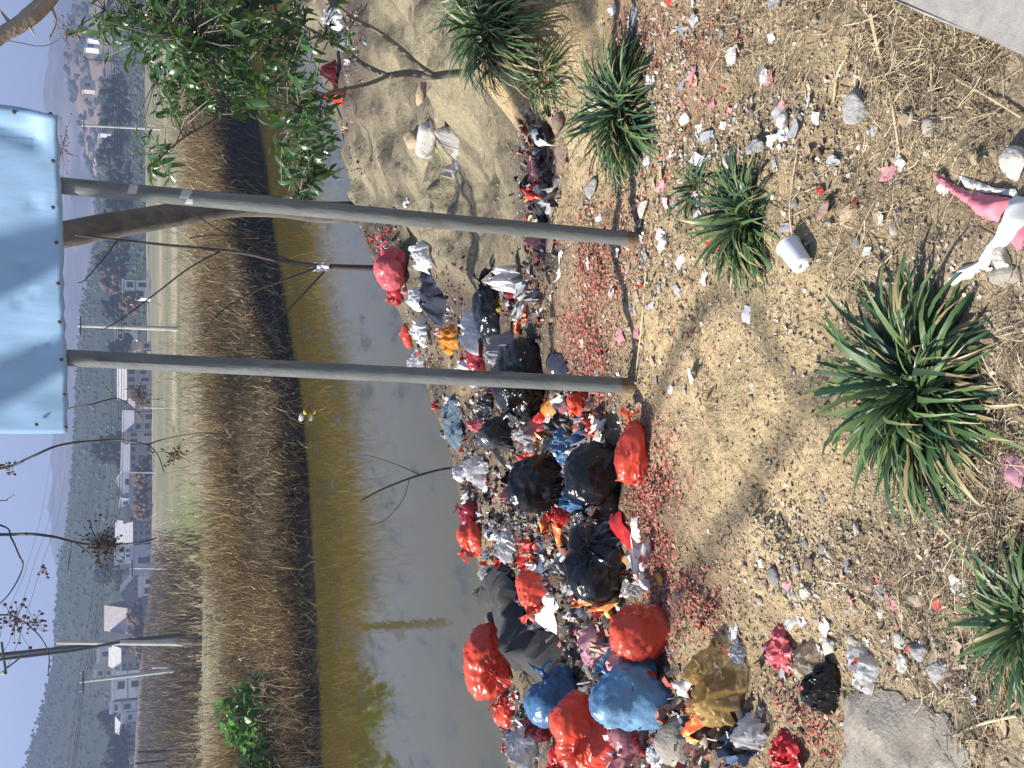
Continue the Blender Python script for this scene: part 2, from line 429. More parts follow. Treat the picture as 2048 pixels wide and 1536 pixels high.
VU = np.array([-3000, 0, 130, 250, 330, 430, 600, 800, 1000, 1200, 4000])                # village ground line, by column of the upright picture
VB = np.array([262, 268, 275, 283, 296, 302, 305, 303, 300, 296, 290])
def plain_z(x, y):
    u = 768 + FPX / cp * x / np.maximum(y, 1) * 1.0
    zb = EYE[2] + 240 * -np.tan(PITCH + np.arctan((np.interp(u, VU, VB) - 1024) / FPX))
    t = sstep(y, 110, 240)
    z = -1.5 * (1 - t) + zb * t
    t0 = y - far_y(x)
    lk = 0.32 + 0.68 * sstep(x, -3, 7)
    lip = np.interp(t0, [-3, -1, 0, 0.25, 0.5, 1.2, 3, 5], [-3.2, -2.7, -2.2, -1.6, -1.15, -1.0, -1.0, -1.0])
    lip = np.where((t0 > 0) & (t0 < 1.2), -2.2 + (lip + 2.2) * lk, np.where((t0 >= 1.2) & (t0 < 3), lip - 1.2 * (1 - lk) * (3 - t0) / 1.8, lip))
    return np.where(t0 < 14, lip * (1 - sstep(t0, 4, 14)) + z * sstep(t0, 4, 14), z)
ang = np.concatenate([np.linspace(-2.2, -0.5, 50), np.linspace(-0.48, 0.5, 150), np.linspace(0.52, 2.2, 50)])
rows = np.concatenate([np.linspace(-3, 3, 22), np.geomspace(3.5, 330, 110)])
A, T = np.meshgrid(ang, rows)
Y0 = np.zeros_like(ang)
for i, a in enumerate(ang):
    yy = np.linspace(8, 90, 2000); Y0[i] = yy[np.argmax(yy >= far_y(a * yy))]
FY = Y0[None, :] + T; FX = A * FY; FZ = plain_z(FX, FY)
FZ = FZ + np.where(T > 1, 0.12 * fbm(FX * 0.3, FY * 0.3, 2.0, 3), 0.03 * noise(FX * 3, FY * 3, 1))
fv = np.stack([FX.ravel(), FY.ravel(), FZ.ravel()], 1)
fpx, fpy = project(fv)
FC = np.tile(np.array([0.17, 0.145, 0.08]), (len(fv), 1))
def paintf(c, w):
    global FC
    w = np.clip(w, 0, 1)[:, None]; FC = FC * (1 - w) + np.array(c) * w
yv = fv[:, 1]
strip_id = np.floor(np.log(np.maximum(yv, 30)) * 9 + 0.4 * noise(fv[:, 0] * 0.02, yv * 0.01))
green = noise(strip_id * 3.7, np.floor(fv[:, 0] / 23 + strip_id * 0.37), 0.5)
paintf((0.12, 0.125, 0.055), sstep(green, 0.0, 0.4) * sstep(yv, 50, 60))
paintf((0.25, 0.22, 0.14), sstep(-green, 0.2, 0.5) * sstep(yv, 50, 60))
paintf((0.10, 0.15, 0.04), 1.1 * blobs([(382, 1060, 26, 70), (372, 1200, 12, 60)], fpx, fpy) * (T.ravel() > 10))
paintf((0.15, 0.115, 0.07), sstep(-fv[:, 0] - 0.13 * yv, 0, 6) * sstep(yv, 60, 90))
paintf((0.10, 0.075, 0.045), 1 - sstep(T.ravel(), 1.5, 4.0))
paintf((0.022, 0.018, 0.012), 1 - sstep(T.ravel(), 0.55, 1.1))  # wet mud at the bank foot, colour darkened to paint in overhang shade
na = len(ang)
jj, ii = np.meshgrid(np.arange(len(rows) - 1), np.arange(na - 1), indexing='ij')
FF = np.stack([jj * na + ii, jj * na + ii + 1, (jj + 1) * na + ii + 1, (jj + 1) * na + ii], -1).reshape(-1, 4)
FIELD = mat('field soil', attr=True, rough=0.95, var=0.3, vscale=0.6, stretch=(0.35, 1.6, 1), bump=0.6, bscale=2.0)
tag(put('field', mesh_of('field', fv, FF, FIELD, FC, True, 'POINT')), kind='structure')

def hill(name, u_t, v_t, y0, y1, ymax, base, col, col2, bump, seed, crest=0.55):
    u = np.linspace(-2600, 4200, 520); rows = np.linspace(0, 1, 46)
    v = np.interp(u, u_t, v_t)
    ridge = (y0 + (y1 - y0) * crest) * -np.tan(PITCH + np.arctan((v - 1024) / FPX)) + EYE[2]
    U, Tt = np.meshgrid(u, rows)
    Y = y0 + (y1 - y0) * Tt
    X = (U - 768) / FPX * cp * Y * 1.02
    prof = np.where(Tt < crest, np.sin(np.clip(Tt / crest, 0, 1) * math.pi / 2) ** 1.15, np.cos((Tt - crest) / (1 - crest) * math.pi / 2))
    Z = base + np.maximum(ridge[None, :] - base, 0) * prof
    n = fbm(X * 0.012, Y * 0.012, seed, 3)
    Z = Z + prof * (bump * n * 1.5 * (1 - 0.75 * np.exp(-((Tt - crest) / 0.1) ** 2)) + bump * 0.7 * noise(X * 0.09, Y * 0.09, seed))
    V = np.stack([X.ravel(), Y.ravel(), Z.ravel()], 1)
    c = np.array(col) + (np.array(col2) - np.array(col)) * sstep(fbm(X * 0.02, Y * 0.02 + Z * 0.05, seed + 3, 3), -0.1, 0.6).ravel()[:, None]
    nn = len(u); jj, ii = np.meshgrid(np.arange(len(rows) - 1), np.arange(nn - 1), indexing='ij')
    F = np.stack([jj * nn + ii, jj * nn + ii + 1, (jj + 1) * nn + ii + 1, (jj + 1) * nn + ii], -1).reshape(-1, 4)
    M = mat('hill ' + name, attr=True, rough=1.0, var=0.35, vscale=0.05, bump=1.0, bscale=0.12, spec=0.0)
    tag(put('hill', mesh_of('hill', V, F, M, c, True, 'POINT')), kind='structure')
    return X, Y, Z, Tt
# wooded near hill, its ridge falling from the left of the view to the middle
H1 = hill('near', [-2600, -400, 0, 117, 161, 254, 315, 383, 441, 469, 486, 520, 600, 700, 900, 1000, 1250, 1400, 4200],
          [60, 20, 44, 79, 92, 115, 113, 120, 126, 140, 133, 140, 150, 160, 168, 190, 215, 225, 230], 330, 620, 1, -1, (0.032, 0.046, 0.024), (0.046, 0.054, 0.03), 1.5, 1.3, 0.6)
H2 = hill('far', [-2600, 400, 530, 670, 900, 1080, 1190, 1310, 1360, 1400, 1451, 1536, 1700, 2400, 4200],
          [130, 118, 108, 110, 118, 124, 112, 92, 99, 106, 113, 122, 130, 110, 100], 900, 1900, 1, -1, (0.06, 0.065, 0.05), (0.16, 0.13, 0.10), 5.0, 7.7)
H3 = hill('low', [-2600, 800, 1000, 1150, 1300, 1400, 1536, 1800, 4200], [320, 300, 215, 190, 165, 150, 165, 170, 150], 420, 800, 1, -2, (0.10, 0.085, 0.07), (0.19, 0.14, 0.11), 3.0, 4.1)

def blob_mesh(sub):
    import bmesh
    bm = bmesh.new(); bmesh.ops.create_icosphere(bm, subdivisions=sub, radius=1.0)
    V = np.array([v.co[:] for v in bm.verts]); F = np.array([[v.index for v in f.verts] for f in bm.faces]); bm.free(); return V, F
BV, BF = blob_mesh(2); LV, LF = blob_mesh(1)
def scatter_trees(H, n, smin, smax, cols, tmax=0.75):
    X, Y, Z, Tt = H
    Vs, Fs, Cs = [], [], []; ny, nxx = X.shape; k = 0
    for _ in range(n):
        j = rng.integers(1, int(ny * tmax)); i = rng.integers(0, nxx)
        u = (X[j, i] / Y[j, i]) / cp * FPX + 768
        if u < -150 or u > 1700: continue
        s = rng.uniform(smin, smax)
        V = LV * (1 + 0.35 * rng.standard_normal(len(LV)))[:, None] * np.array([s * 1.2, s * 1.2, s * rng.uniform(0.7, 1.2)])
        p = np.array([X[j, i] + rng.uniform(-6, 6), Y[j, i] + rng.uniform(-4, 4), Z[j, i] + s * 0.2])
        Vs.append(V + p); Fs.append(LF + k * len(LV)); c = np.array(cols[rng.integers(len(cols))]) * rng.uniform(0.8, 1.2)
        Cs.append(np.tile(c, (len(LF), 1))); k += 1
    return np.concatenate(Vs), np.concatenate(Fs), np.concatenate(Cs)
TREEM = mat('far trees', attr=True, rough=1.0, var=0.4, vscale=0.8, spec=0.0)
V, F, Cc = scatter_trees(H1, 26000, 0.3, 0.75, [(0.065, 0.09, 0.046), (0.075, 0.088, 0.05), (0.085, 0.09, 0.055)])
tag(put('hill_woods', mesh_of('hill_woods', V, F, TREEM, Cc, True)), 'dark green woods covering the hazy hill behind the village', kind='stuff')
V, F, Cc = scatter_trees(H3, 12000, 0.6, 2.2, [(0.05, 0.06, 0.04), (0.04, 0.055, 0.035), (0.10, 0.08, 0.06)])
tag(put('slope_scrub', mesh_of('slope_scrub', V, F, TREEM, Cc, True)), 'patchy scrub on the low brown slope beyond the fields', kind='stuff')

# haze: one closed box of even air
hz = MB(); hz.box((-2600, -45, -6.5), (2600, 2500, 210))
HM = bpy.data.materials.new('haze'); HM.use_nodes = True; hn = HM.node_tree
hn.nodes.remove(hn.nodes['Principled BSDF'])
pv = hn.nodes.new('ShaderNodeVolumePrincipled'); pv.inputs['Color'].default_value = (0.40, 0.50, 0.82, 1); pv.inputs['Density'].default_value = 0.00105
pv.inputs['Anisotropy'].default_value = 0.2
hn.links.new(pv.outputs[0], hn.nodes['Material Output'].inputs['Volume'])
tag(hz.build('haze', HM), kind='stuff')

# ------------------------------------------------------------------ far bank: dry reeds and brush
def stalks(roots, L, lean, az, width, cols, segs=3, droop=1.0):
    """bent ribbons, one per root; returns V, F, colours"""
    n = len(roots); k = segs + 1
    t = np.linspace(0, 1, k)
    th = lean[:, None] + droop * 0.9 * t[None, :] ** 1.5 * (0.4 + lean[:, None])
    dr = np.sin(th) * (L / segs)[:, None]; dz = np.cos(th) * (L / segs)[:, None]
    r = np.cumsum(np.concatenate([np.zeros((n, 1)), dr[:, :-1]], 1), 1); z = np.cumsum(np.concatenate([np.zeros((n, 1)), dz[:, :-1]], 1), 1)
    cx = roots[:, 0:1] + r * np.cos(az)[:, None]; cy = roots[:, 1:2] + r * np.sin(az)[:, None]; cz = roots[:, 2:3] + z
    wd = width[:, None] * (1 - 0.85 * t[None, :] ** 1.3) * 0.5
    ta = rng.uniform(0, math.pi, n)
    sx, sy = np.cos(ta)[:, None] * wd, np.sin(ta)[:, None] * wd
    V = np.stack([np.stack([cx - sx, cy - sy, cz], -1), np.stack([cx + sx, cy + sy, cz], -1)], 2)      # n,k,2,3
    idx = np.arange(n)[:, None] * (k * 2) + np.arange(segs)[None, :] * 2
    F = np.stack([idx, idx + 1, idx + 3, idx + 2], -1).reshape(-1, 4)
    return V.reshape(-1, 3), F, np.repeat(cols, segs, 0)

BUSHX = [float(at(480, 1395, 27)[0]), float(at(490, 1515, 27)[0])]
def clumps(n_cl, per, xr, tfun, hfun, pal, wid, spread, seed):
    g = np.random.default_rng(seed)
    x = g.uniform(*xr, n_cl); t = tfun(g, n_cl); 
    Yc = np.array([far_y(v) for v in x]) + t
    # keep clumps whose column lies in or near the view
    keep = (np.abs(x / Yc) < 0.52) & (fbm(x * 0.55, t * 0.7, 21.0, 3) > -0.34 + 0.2 * g.normal(0, 1, len(x)))
    for bx_ in BUSHX: keep &= ~((np.abs(x - bx_) < 1.3) & (t < 2.9) & (t > 1.2))
    x, Yc, t = x[keep], Yc[keep], t[keep]; nc = len(x)
    hc = hfun(g, x, t)
    ci = np.repeat(np.arange(nc), per); n = len(ci)
    rx = x[ci] + g.normal(0, spread, n); ry = Yc[ci] + g.normal(0, spread, n)
    roots = np.stack([rx, ry, plain_z(rx, ry) - 0.03], 1)
    base = (np.array(pal)[g.integers(0, len(pal), nc)] * (1 + 0.55 * noise(x * 0.5, t * 0.6, 7.0))[:, None])[ci] * g.uniform(0.5, 1.5, n)[:, None]
    return roots, hc[ci] * g.uniform(0.25, 1.1, n), np.abs(g.normal(0.38, 0.36, n)), g.uniform(0, 2 * math.pi, n), g.uniform(0.5, 1.2, n) * wid, base
brush_pal = [(0.25, 0.17, 0.085), (0.34, 0.245, 0.12), (0.11, 0.07, 0.04), (0.42, 0.32, 0.17), (0.18, 0.12, 0.06), (0.23, 0.19, 0.07)]
def hmap(g, x, t):
    return (1.15 + 0.75 * noise(x * 0.45, t * 0.5, 2.0)) * g.uniform(0.7, 1.15, len(x)) * np.interp(t, [0, 1.5, 4, 12, 22], [0.55, 0.85, 1.05, 0.8, 0.4])
R1 = clumps(4200, 26, (-17, 24), lambda g, n: 0.2 + 9 * g.beta(1.0, 1.7, n), hmap, brush_pal, 0.019, 0.3, 11)
V, F, Cc = stalks(*R1)
tag(put('dry_reeds', mesh_of('dry_reeds', V, F, PLANTCOL, Cc)), 'tall dry brown reeds and brush along the far river bank', kind='stuff')
R2 = clumps(2200, 14, (-24, 34), lambda g, n: 7 + 20 * g.beta(1.0, 1.6, n), lambda g, x, t: g.uniform(0.3, 0.8, len(x)),
            [(0.20, 0.16, 0.085), (0.17, 0.14, 0.07), (0.14, 0.14, 0.055), (0.23, 0.18, 0.10)], 0.03, 0.3, 12)
V, F, Cc = stalks(*R2)
tag(put('field_grass', mesh_of('field_grass', V, F, PLANTCOL, Cc)), 'short pale dry grass on the field edge behind the reeds', kind='stuff')
# overhang: bent stems hanging from the bank over the water
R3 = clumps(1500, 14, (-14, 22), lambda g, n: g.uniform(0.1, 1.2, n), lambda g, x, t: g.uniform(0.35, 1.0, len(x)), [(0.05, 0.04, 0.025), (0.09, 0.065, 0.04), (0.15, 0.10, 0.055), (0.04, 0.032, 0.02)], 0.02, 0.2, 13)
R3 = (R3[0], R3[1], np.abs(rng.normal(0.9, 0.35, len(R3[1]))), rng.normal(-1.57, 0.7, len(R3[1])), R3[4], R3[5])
V, F, Cc = stalks(*R3)
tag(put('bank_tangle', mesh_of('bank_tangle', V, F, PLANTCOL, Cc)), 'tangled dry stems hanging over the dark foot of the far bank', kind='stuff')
R4 = clumps(5200, 8, (-17, 24), lambda g, n: 0.1 + 9 * g.beta(1.0, 1.7, n), lambda g, x, t: g.uniform(0.25, 0.7, len(x)), [(0.42, 0.32, 0.18), (0.30, 0.22, 0.12), (0.12, 0.085, 0.05), (0.50, 0.40, 0.24)], 0.014, 0.35, 14)
R4[0][:, 2] += rng.uniform(0.1, 1.25, len(R4[0])) * hmap(np.random.default_rng(3), R4[0][:, 0], R4[0][:, 1] - np.interp(R4[0][:, 0], FB[:, 0], FB[:, 1]))
R4 = (R4[0], R4[1], rng.uniform(0.1, 1.7, len(R4[1])), R4[3], R4[4], R4[5])
V, F, Cc = stalks(*R4)
tag(put('brush_twigs', mesh_of('brush_twigs', V, F, PLANTCOL, Cc)), 'pale broken twigs and seed heads mixed through the reeds', kind='stuff')
# brown grass rising towards the houses on the left
g = np.random.default_rng(5); n = 26000
gy = g.uniform(55, 190, n); ga = g.uniform(-0.42, -0.13, n); gx_ = ga * gy
keep = g.uniform(0, 1, n) < sstep(-ga, 0.12, 0.24) * (0.45 + 0.55 * (noise(gx_ * 0.06, gy * 0.05, 2) > -0.2))
gx_, gy = gx_[keep], gy[keep]; n = len(gx_)
V, F, Cc = stalks(np.stack([gx_, gy, plain_z(gx_, gy) - 0.05], 1), g.uniform(0.5, 1.6, n), np.abs(g.normal(0.2, 0.15, n)), g.uniform(0, 6.28, n), g.uniform(0.08, 0.2, n),
                  np.array([(0.17, 0.125, 0.075), (0.12, 0.09, 0.06), (0.21, 0.165, 0.10)])[g.integers(0, 3, n)] * g.uniform(0.7, 1.3, n)[:, None])
tag(put('hillside_grass', mesh_of('hillside_grass', V, F, PLANTCOL, Cc)), 'brown dry grass and scrub below the houses at the left end of the village', kind='stuff')

LEAFG = mat('bright leaf', (0.10, 0.26, 0.03), 0.35, trans=0.35, var=0.3, vscale=3, spec=0.5)
def leaf_mesh(name, L, W, fold, curl, M, col=None, n=5):
    V, F = [], []
    for i in range(n + 1):
        t = i / n; w = W * 0.5 * math.sin(math.pi * min(1, t * 0.93 + 0.05)) ** 0.8; z = -curl * L * t * t; x = L * t
        V += [(x, -w, z + fold * w), (x, 0, z), (x, w, z + fold * w)]
    for i in range(n):
        a = i * 3; F += [(a, a + 3, a + 4, a + 1), (a + 1, a + 4, a + 5, a + 2)]
    return mesh_of(name, V, F, M, smooth=True)
# green broad-leaved plant on the far bank, left
def broad_bush(px, py, t0, wx, hz_, n, label):
    p = at(px, py, 27); x0 = p[0]; y0 = float(far_y(x0)) + t0; z0 = float(plain_z(np.array([x0]), np.array([y0]))[0])
    root = empty('broadleaf_bush', (x0, y0, z0), label, 'bush', 'green bushes on the far bank')
    lm = [leaf_mesh('leaf', 0.21 * s_, 0.17 * s_, 0.35, 0.25, LEAFG) for s_ in (0.7, 1.0, 1.25)]
    st = MB()
    for k in range(n):
        a = rng.uniform(0, 6.28); r = math.sqrt(rng.uniform(0, 1)); h = hz_ * (1 - 0.75 * r * r) * rng.uniform(0.5, 1.0)
        q = Vector((math.cos(a) * r * wx, math.sin(a) * r * 0.6, h))
        if k % 6 == 0: st.tube([(q.x * 0.7, q.y * 0.7, -0.05), (q.x * 0.9, q.y * 0.9, h * 0.6), q], [0.015, 0.012, 0.006], 5)
        M = Matrix.Translation(q) @ Matrix.Rotation(rng.uniform(0, 6.28), 4, 'Z') @ Matrix.Rotation(rng.uniform(-0.5, 0.9), 4, 'Y') @ Matrix.Rotation(rng.uniform(-0.5, 0.5), 4, 'X')
        put('leaf', lm[k % 3], root, M=M)
    st.build('stem', BARK, root)
broad_bush(480, 1395, 1.9, 1.0, 1.5, 260, 'bright green leafy bush among dry reeds, the one nearer the poles')
broad_bush(490, 1515, 1.8, 1.1, 1.5, 290, 'bright green leafy bush among dry reeds at the very end of the far bank')

# rubbish washed up on the far shore
for k, (px, py, w, h, c) in enumerate([(578, 778, .45, .3, (0.62, 0.66, 0.72)), (592, 800, .3, .25, (0.7, 0.7, 0.68)), (583, 818, .45, .28, (0.16, 0.22, 0.5)), (598, 826, .35, .25, (0.72, 0.7, 0.62)), (602, 800, .3, .2, (0.5, 0.36, 0.14))]):
    pass

# ------------------------------------------------------------------ village, poles and wires
WALLC = {}
def flat(name, c, r=0.85, v=0.12, s=0.8): return mat('far ' + name, c, r, var=v, vscale=s)
PANE = mat('dark window', (0.025, 0.03, 0.04), 0.25, spec=0.5)
FRAMEW = mat('window frame', (0.30, 0.29, 0.28), 0.7)
def house(x0, x1, y0, y1, wall, roofc, roof, storeys, cols, label, Y=240, depth=9, trim=None, wcol=None, facade=0.0, roof_px=None, cat='house', steps=None, balcony=False):
    """x0 roof top, x1 ground, y0/y1 the two sides, in photo pixels; roof: flat, gable (ridge across), end (gable to us)"""
    a, b = at(x1, y1, Y), at(x1, y0, Y); xl, xr = a[0], b[0]; zb = a[2]; zt = at(x0, y0, Y)[2]
    W = xr - xl; H = zt - zb; cx = (xl + xr) / 2
    root = empty('house', (cx, Y, zb), label, cat, 'village houses')
    root.rotation_euler = (0, 0, facade)
    rh = 0.35 if roof == 'flat' else (roof_px or 0.3) * H
    wh = H - rh
    Wm = flat('wall %s' % (wall,), wall); Rm = flat('roof %s' % (roofc,), roofc, 0.9, 0.25, 1.5)
    mb = MB(); mb.box((-W / 2, 0, -1.5), (W / 2, depth, wh))
    if roof == 'end':
        V = [(-W / 2, 0.0, wh), (W / 2, 0.0, wh), (0, 0.0, H - 0.15), (-W / 2, depth, wh), (W / 2, depth, wh), (0, depth, H - 0.15)]
        mb.add(V, [(0, 1, 2), (4, 3, 5)])
    mb.build('wall', Wm, root)
    rb = MB()
    if roof == 'flat':
        rb.box((-W / 2 - 0.25, -0.25, wh + 0.003), (W / 2 + 0.25, depth + 0.25, wh + 0.35))
        rb.box((-W / 2 - 0.2, -0.2, wh + 0.35), (W / 2 + 0.2, -0.02, wh + 0.75))
    elif roof == 'gable':
        o = 0.35
        V = [(-W / 2 - o, -o, wh - 0.1), (W / 2 + o, -o, wh - 0.1), (W / 2 + o, depth / 2, H), (-W / 2 - o, depth / 2, H), (-W / 2 - o, depth + o, wh - 0.1), (W / 2 + o, depth + o, wh - 0.1)]
        V2 = [(x, y, z - 0.16) for x, y, z in V]
        rb.add(V + V2, [(0, 1, 2, 3), (3, 2, 5, 4), (7, 6, 9, 8), (8, 9, 10, 11), (0, 6, 7, 1), (4, 5, 11, 10), (1, 7, 8, 2), (2, 8, 11, 5), (3, 9, 6, 0), (4, 10, 9, 3)])
    else:
        o = 0.3
        V = [(-W / 2 - o, -o, wh - 0.12), (0, -o, H), (0, depth, H), (-W / 2 - o, depth, wh - 0.12), (W / 2 + o, -o, wh - 0.12), (W / 2 + o, depth, wh - 0.12)]
        V2 = [(x, y, z - 0.16) for x, y, z in V]
        rb.add(V + V2, [(0, 1, 2, 3), (1, 4, 5, 2), (6, 9, 8, 7), (7, 8, 11, 10), (0, 6, 7, 1), (1, 7, 10, 4), (3, 2, 8, 9), (2, 5, 11, 8), (0, 3, 9, 6), (4, 10, 11, 5)])
    rf = rb.build('roof', Rm, root)
    Pm = PANE if wcol is None else flat('shutter %s' % (wcol,), wcol)
    sh = wh / storeys; cw = W / cols
    for s_ in range(storeys):
        if s_:
            fb = MB(); fb.box((-W / 2 - 0.05, -0.14, s_ * sh - 0.12), (W / 2 + 0.05, -0.002, s_ * sh + 0.1)); fb.build('floor_band', FRAMEW if trim is None else flat('trim %s' % (trim,), trim), root)
        if balcony and s_:
            bb = MB(); bb.box((-W / 2 + 0.2, -1.1, s_ * sh - 0.1), (W / 2 - 0.2, -0.15, s_ * sh + 0.02)); bb.box((-W / 2 + 0.2, -1.1, s_ * sh + 0.02), (W / 2 - 0.2, -1.02, s_ * sh + 0.85))
            bb.build('balcony', Wm, root)
        for c_ in range(cols):
            ww, hh = min(1.5, cw * 0.55), min(1.7, sh * 0.5); xc = -W / 2 + cw * (c_ + 0.5); z0 = s_ * sh + sh * 0.26
            if s_ == 0 and c_ == cols // 2:
                d_ = MB(); d_.box((xc - ww * 0.45, -0.06, 0.02), (xc + ww * 0.45, -0.003, sh * 0.72)); d_.build('door', Pm, root); continue
            if rng.uniform() < 0.3: continue
            fr = MB(); t_ = 0.12
            fr.box((xc - ww / 2 - t_, -0.09, z0 - t_), (xc + ww / 2 + t_, -0.002, z0)); fr.box((xc - ww / 2 - t_, -0.09, z0 + hh), (xc + ww / 2 + t_, -0.002, z0 + hh + t_))
            fr.box((xc - ww / 2 - t_, -0.09, z0), (xc - ww / 2, -0.002, z0 + hh)); fr.box((xc + ww / 2, -0.09, z0), (xc + ww / 2 + t_, -0.002, z0 + hh))
            f_ = fr.build('window', FRAMEW, root)
            p_ = MB(); p_.box((xc - ww / 2, -0.05, z0), (xc + ww / 2, -0.004, z0 + hh)); p_.build('pane', Pm, f_)
    return root
WH = (0.85, 0.85, 0.84); GR = (0.30, 0.29, 0.29); DK = (0.15, 0.14, 0.15); BE = (0.46, 0.41, 0.36); LAV = (0.48, 0.48, 0.54)
house(246, 292, 561, 597, WH, (0.6, 0.6, 0.6), 'flat', 2, 2, 'white two storey house standing alone nearest the tree trunk end of the village')
house(231, 262, 652, 680, (0.66, 0.66, 0.66), (0.4, 0.4, 0.42), 'flat', 2, 2, 'small pale house behind the concrete pole in the middle field', Y=275)
house(268, 298, 683, 700, (0.60, 0.44, 0.34), (0.4, 0.36, 0.33), 'flat', 2, 1, 'narrow tan house just beside the middle concrete pole')
house(233, 298, 736, 797, BE, (0.42, 0.40, 0.39), 'gable', 2, 4, 'long beige house with a wide pale roof beside the sign post', roof_px=0.3)
house(256, 300, 798, 822, (0.40, 0.34, 0.30), (0.26, 0.22, 0.21), 'gable', 2, 2, 'brown narrow house between the two long beige houses', roof_px=0.3)
house(243, 304, 824, 862, (0.42, 0.385, 0.36), (0.24, 0.24, 0.27), 'gable', 2, 2, 'grey roofed house with beige wall left of the brown narrow house', roof_px=0.4)
house(252, 305, 863, 886, BE, (0.4, 0.38, 0.37), 'flat', 2, 2, 'short beige block between two grey roofed houses')
house(240, 304, 889, 940, (0.25, 0.24, 0.26), (0.20, 0.20, 0.235), 'gable', 3, 3, 'dark grey house with a blue grey roof right of the white gable', roof_px=0.3)
h_ = house(262, 305, 942, 1013, (0.20, 0.19, 0.19), (0.3, 0.3, 0.32), 'flat', 3, 5, 'long dark house with rows of windows under the white gable', trim=(0.42, 0.40, 0.38))
house(231, 263, 942, 985, WH, (0.66, 0.66, 0.64), 'end', 1, 1, 'white gabled upper house rising behind the long dark house', Y=251, roof_px=0.45)
house(240, 256, 1000, 1012, WH, (0.7, 0.7, 0.68), 'flat', 1, 1, 'tiny white rooftop hut at the end of the long dark house', Y=252, depth=4)
house(250, 303, 1015, 1043, (0.27, 0.25, 0.25), (0.32, 0.30, 0.30), 'flat', 2, 2, 'dark brown house left of the long dark house', trim=(0.4, 0.38, 0.37))
house(229, 300, 1045, 1085, (0.22, 0.22, 0.24), (0.38, 0.38, 0.40), 'gable', 3, 3, 'tall house with a big light grey roof behind the seed branch', roof_px=0.5)
house(232, 262, 1095, 1127, WH, (0.55, 0.52, 0.48), 'flat', 2, 3, 'white house partly hidden by the dried seed cluster', Y=260)
house(264, 300, 1089, 1150, (0.44, 0.45, 0.54), (0.42, 0.43, 0.50), 'flat', 1, 1, 'low wide lavender grey shed below the white house', cat='shed')
house(281, 306, 1153, 1190, (0.76, 0.74, 0.70), (0.55, 0.55, 0.55), 'flat', 1, 2, 'small white hut with a red base on the field edge', Y=205, depth=5, cat='hut')
house(239, 285, 1153, 1216, (0.17, 0.16, 0.175), (0.26, 0.25, 0.27), 'end', 2, 4, 'dark house with a broad pointed gable behind the small white hut', roof_px=0.62)
house(207, 284, 1217, 1262, (0.20, 0.185, 0.18), (0.40, 0.35, 0.33), 'gable', 2, 3, 'house with a steep pale pink grey roof right of the tall pole', roof_px=0.6)
house(220, 284, 1264, 1287, (0.43, 0.40, 0.35), (0.40, 0.38, 0.36), 'flat', 2, 2, 'plain beige block just beside the tall pole')
house(216, 282, 1296, 1335, (0.34, 0.31, 0.29), (0.46, 0.44, 0.42), 'gable', 3, 3, 'grey brown house with a pale roof left of the tall pole', roof_px=0.38)
house(197, 217, 1298, 1336, (0.70, 0.68, 0.66), (0.72, 0.70, 0.68), 'flat', 1, 2, 'white flat roofed house high behind the grey brown house', Y=275)
house(190, 224, 1338, 1352, (0.62, 0.58, 0.40), (0.6, 0.58, 0.5), 'flat', 2, 1, 'narrow yellowish house beside the big white house', Y=270)
house(226, 281, 1339, 1394, WH, (0.7, 0.7, 0.7), 'flat', 2, 1, 'big plain white house at the left part of the village')
house(222, 262, 1402, 1422, (0.62, 0.61, 0.60), (0.6, 0.6, 0.6), 'flat', 2, 1, 'pale house frame with open balconies beside the big white house', balcony=True)
house(250, 264, 1424, 1444, (0.60, 0.66, 0.74), (0.5, 0.55, 0.62), 'flat', 1, 1, 'low bluish white shed beside the open balcony house', depth=5, cat='shed')
house(229, 262, 1446, 1470, (0.36, 0.35, 0.37), (0.4, 0.4, 0.42), 'gable', 2, 2, 'grey house with a small gable roof near the left edge', roof_px=0.35)
house(236, 268, 1476, 1512, (0.40, 0.37, 0.36), (0.33, 0.34, 0.38), 'gable', 1, 2, 'low grey house at the extreme left end of the village', roof_px=0.45)
for i, (x, y, w, h, Y, c) in enumerate([(178, 92, 10, 10, 420, WH), (181, 74, 9, 8, 425, WH), (230, 165, 22, 12, 300, (0.5, 0.46, 0.42)), (205, 262, 12, 9, 380, (0.5, 0.48, 0.47)), (200, 310, 14, 12, 370, (0.55, 0.5, 0.46)),
                                     (172, 170, 20, 9, 430, (0.5, 0.42, 0.36)), (248, 600, 14, 12, 300, (0.5, 0.5, 0.52))]):
    house(x - h, x + h, y - w / 2, y + w / 2, c, (0.4, 0.38, 0.37), 'flat', 1, 1,
          ['tiny white house far up the slope, the upper of a pair', 'tiny white house far up the slope, the lower of a pair', 'small beige house glimpsed behind the leafy shrub', 'small grey house on the brown slope beside the pale pole',
           'small tan house on the brown slope near the sign', 'small brown house high on the slope behind the leaves', 'small grey house behind the white house standing alone'][i], Y=Y, depth=6)

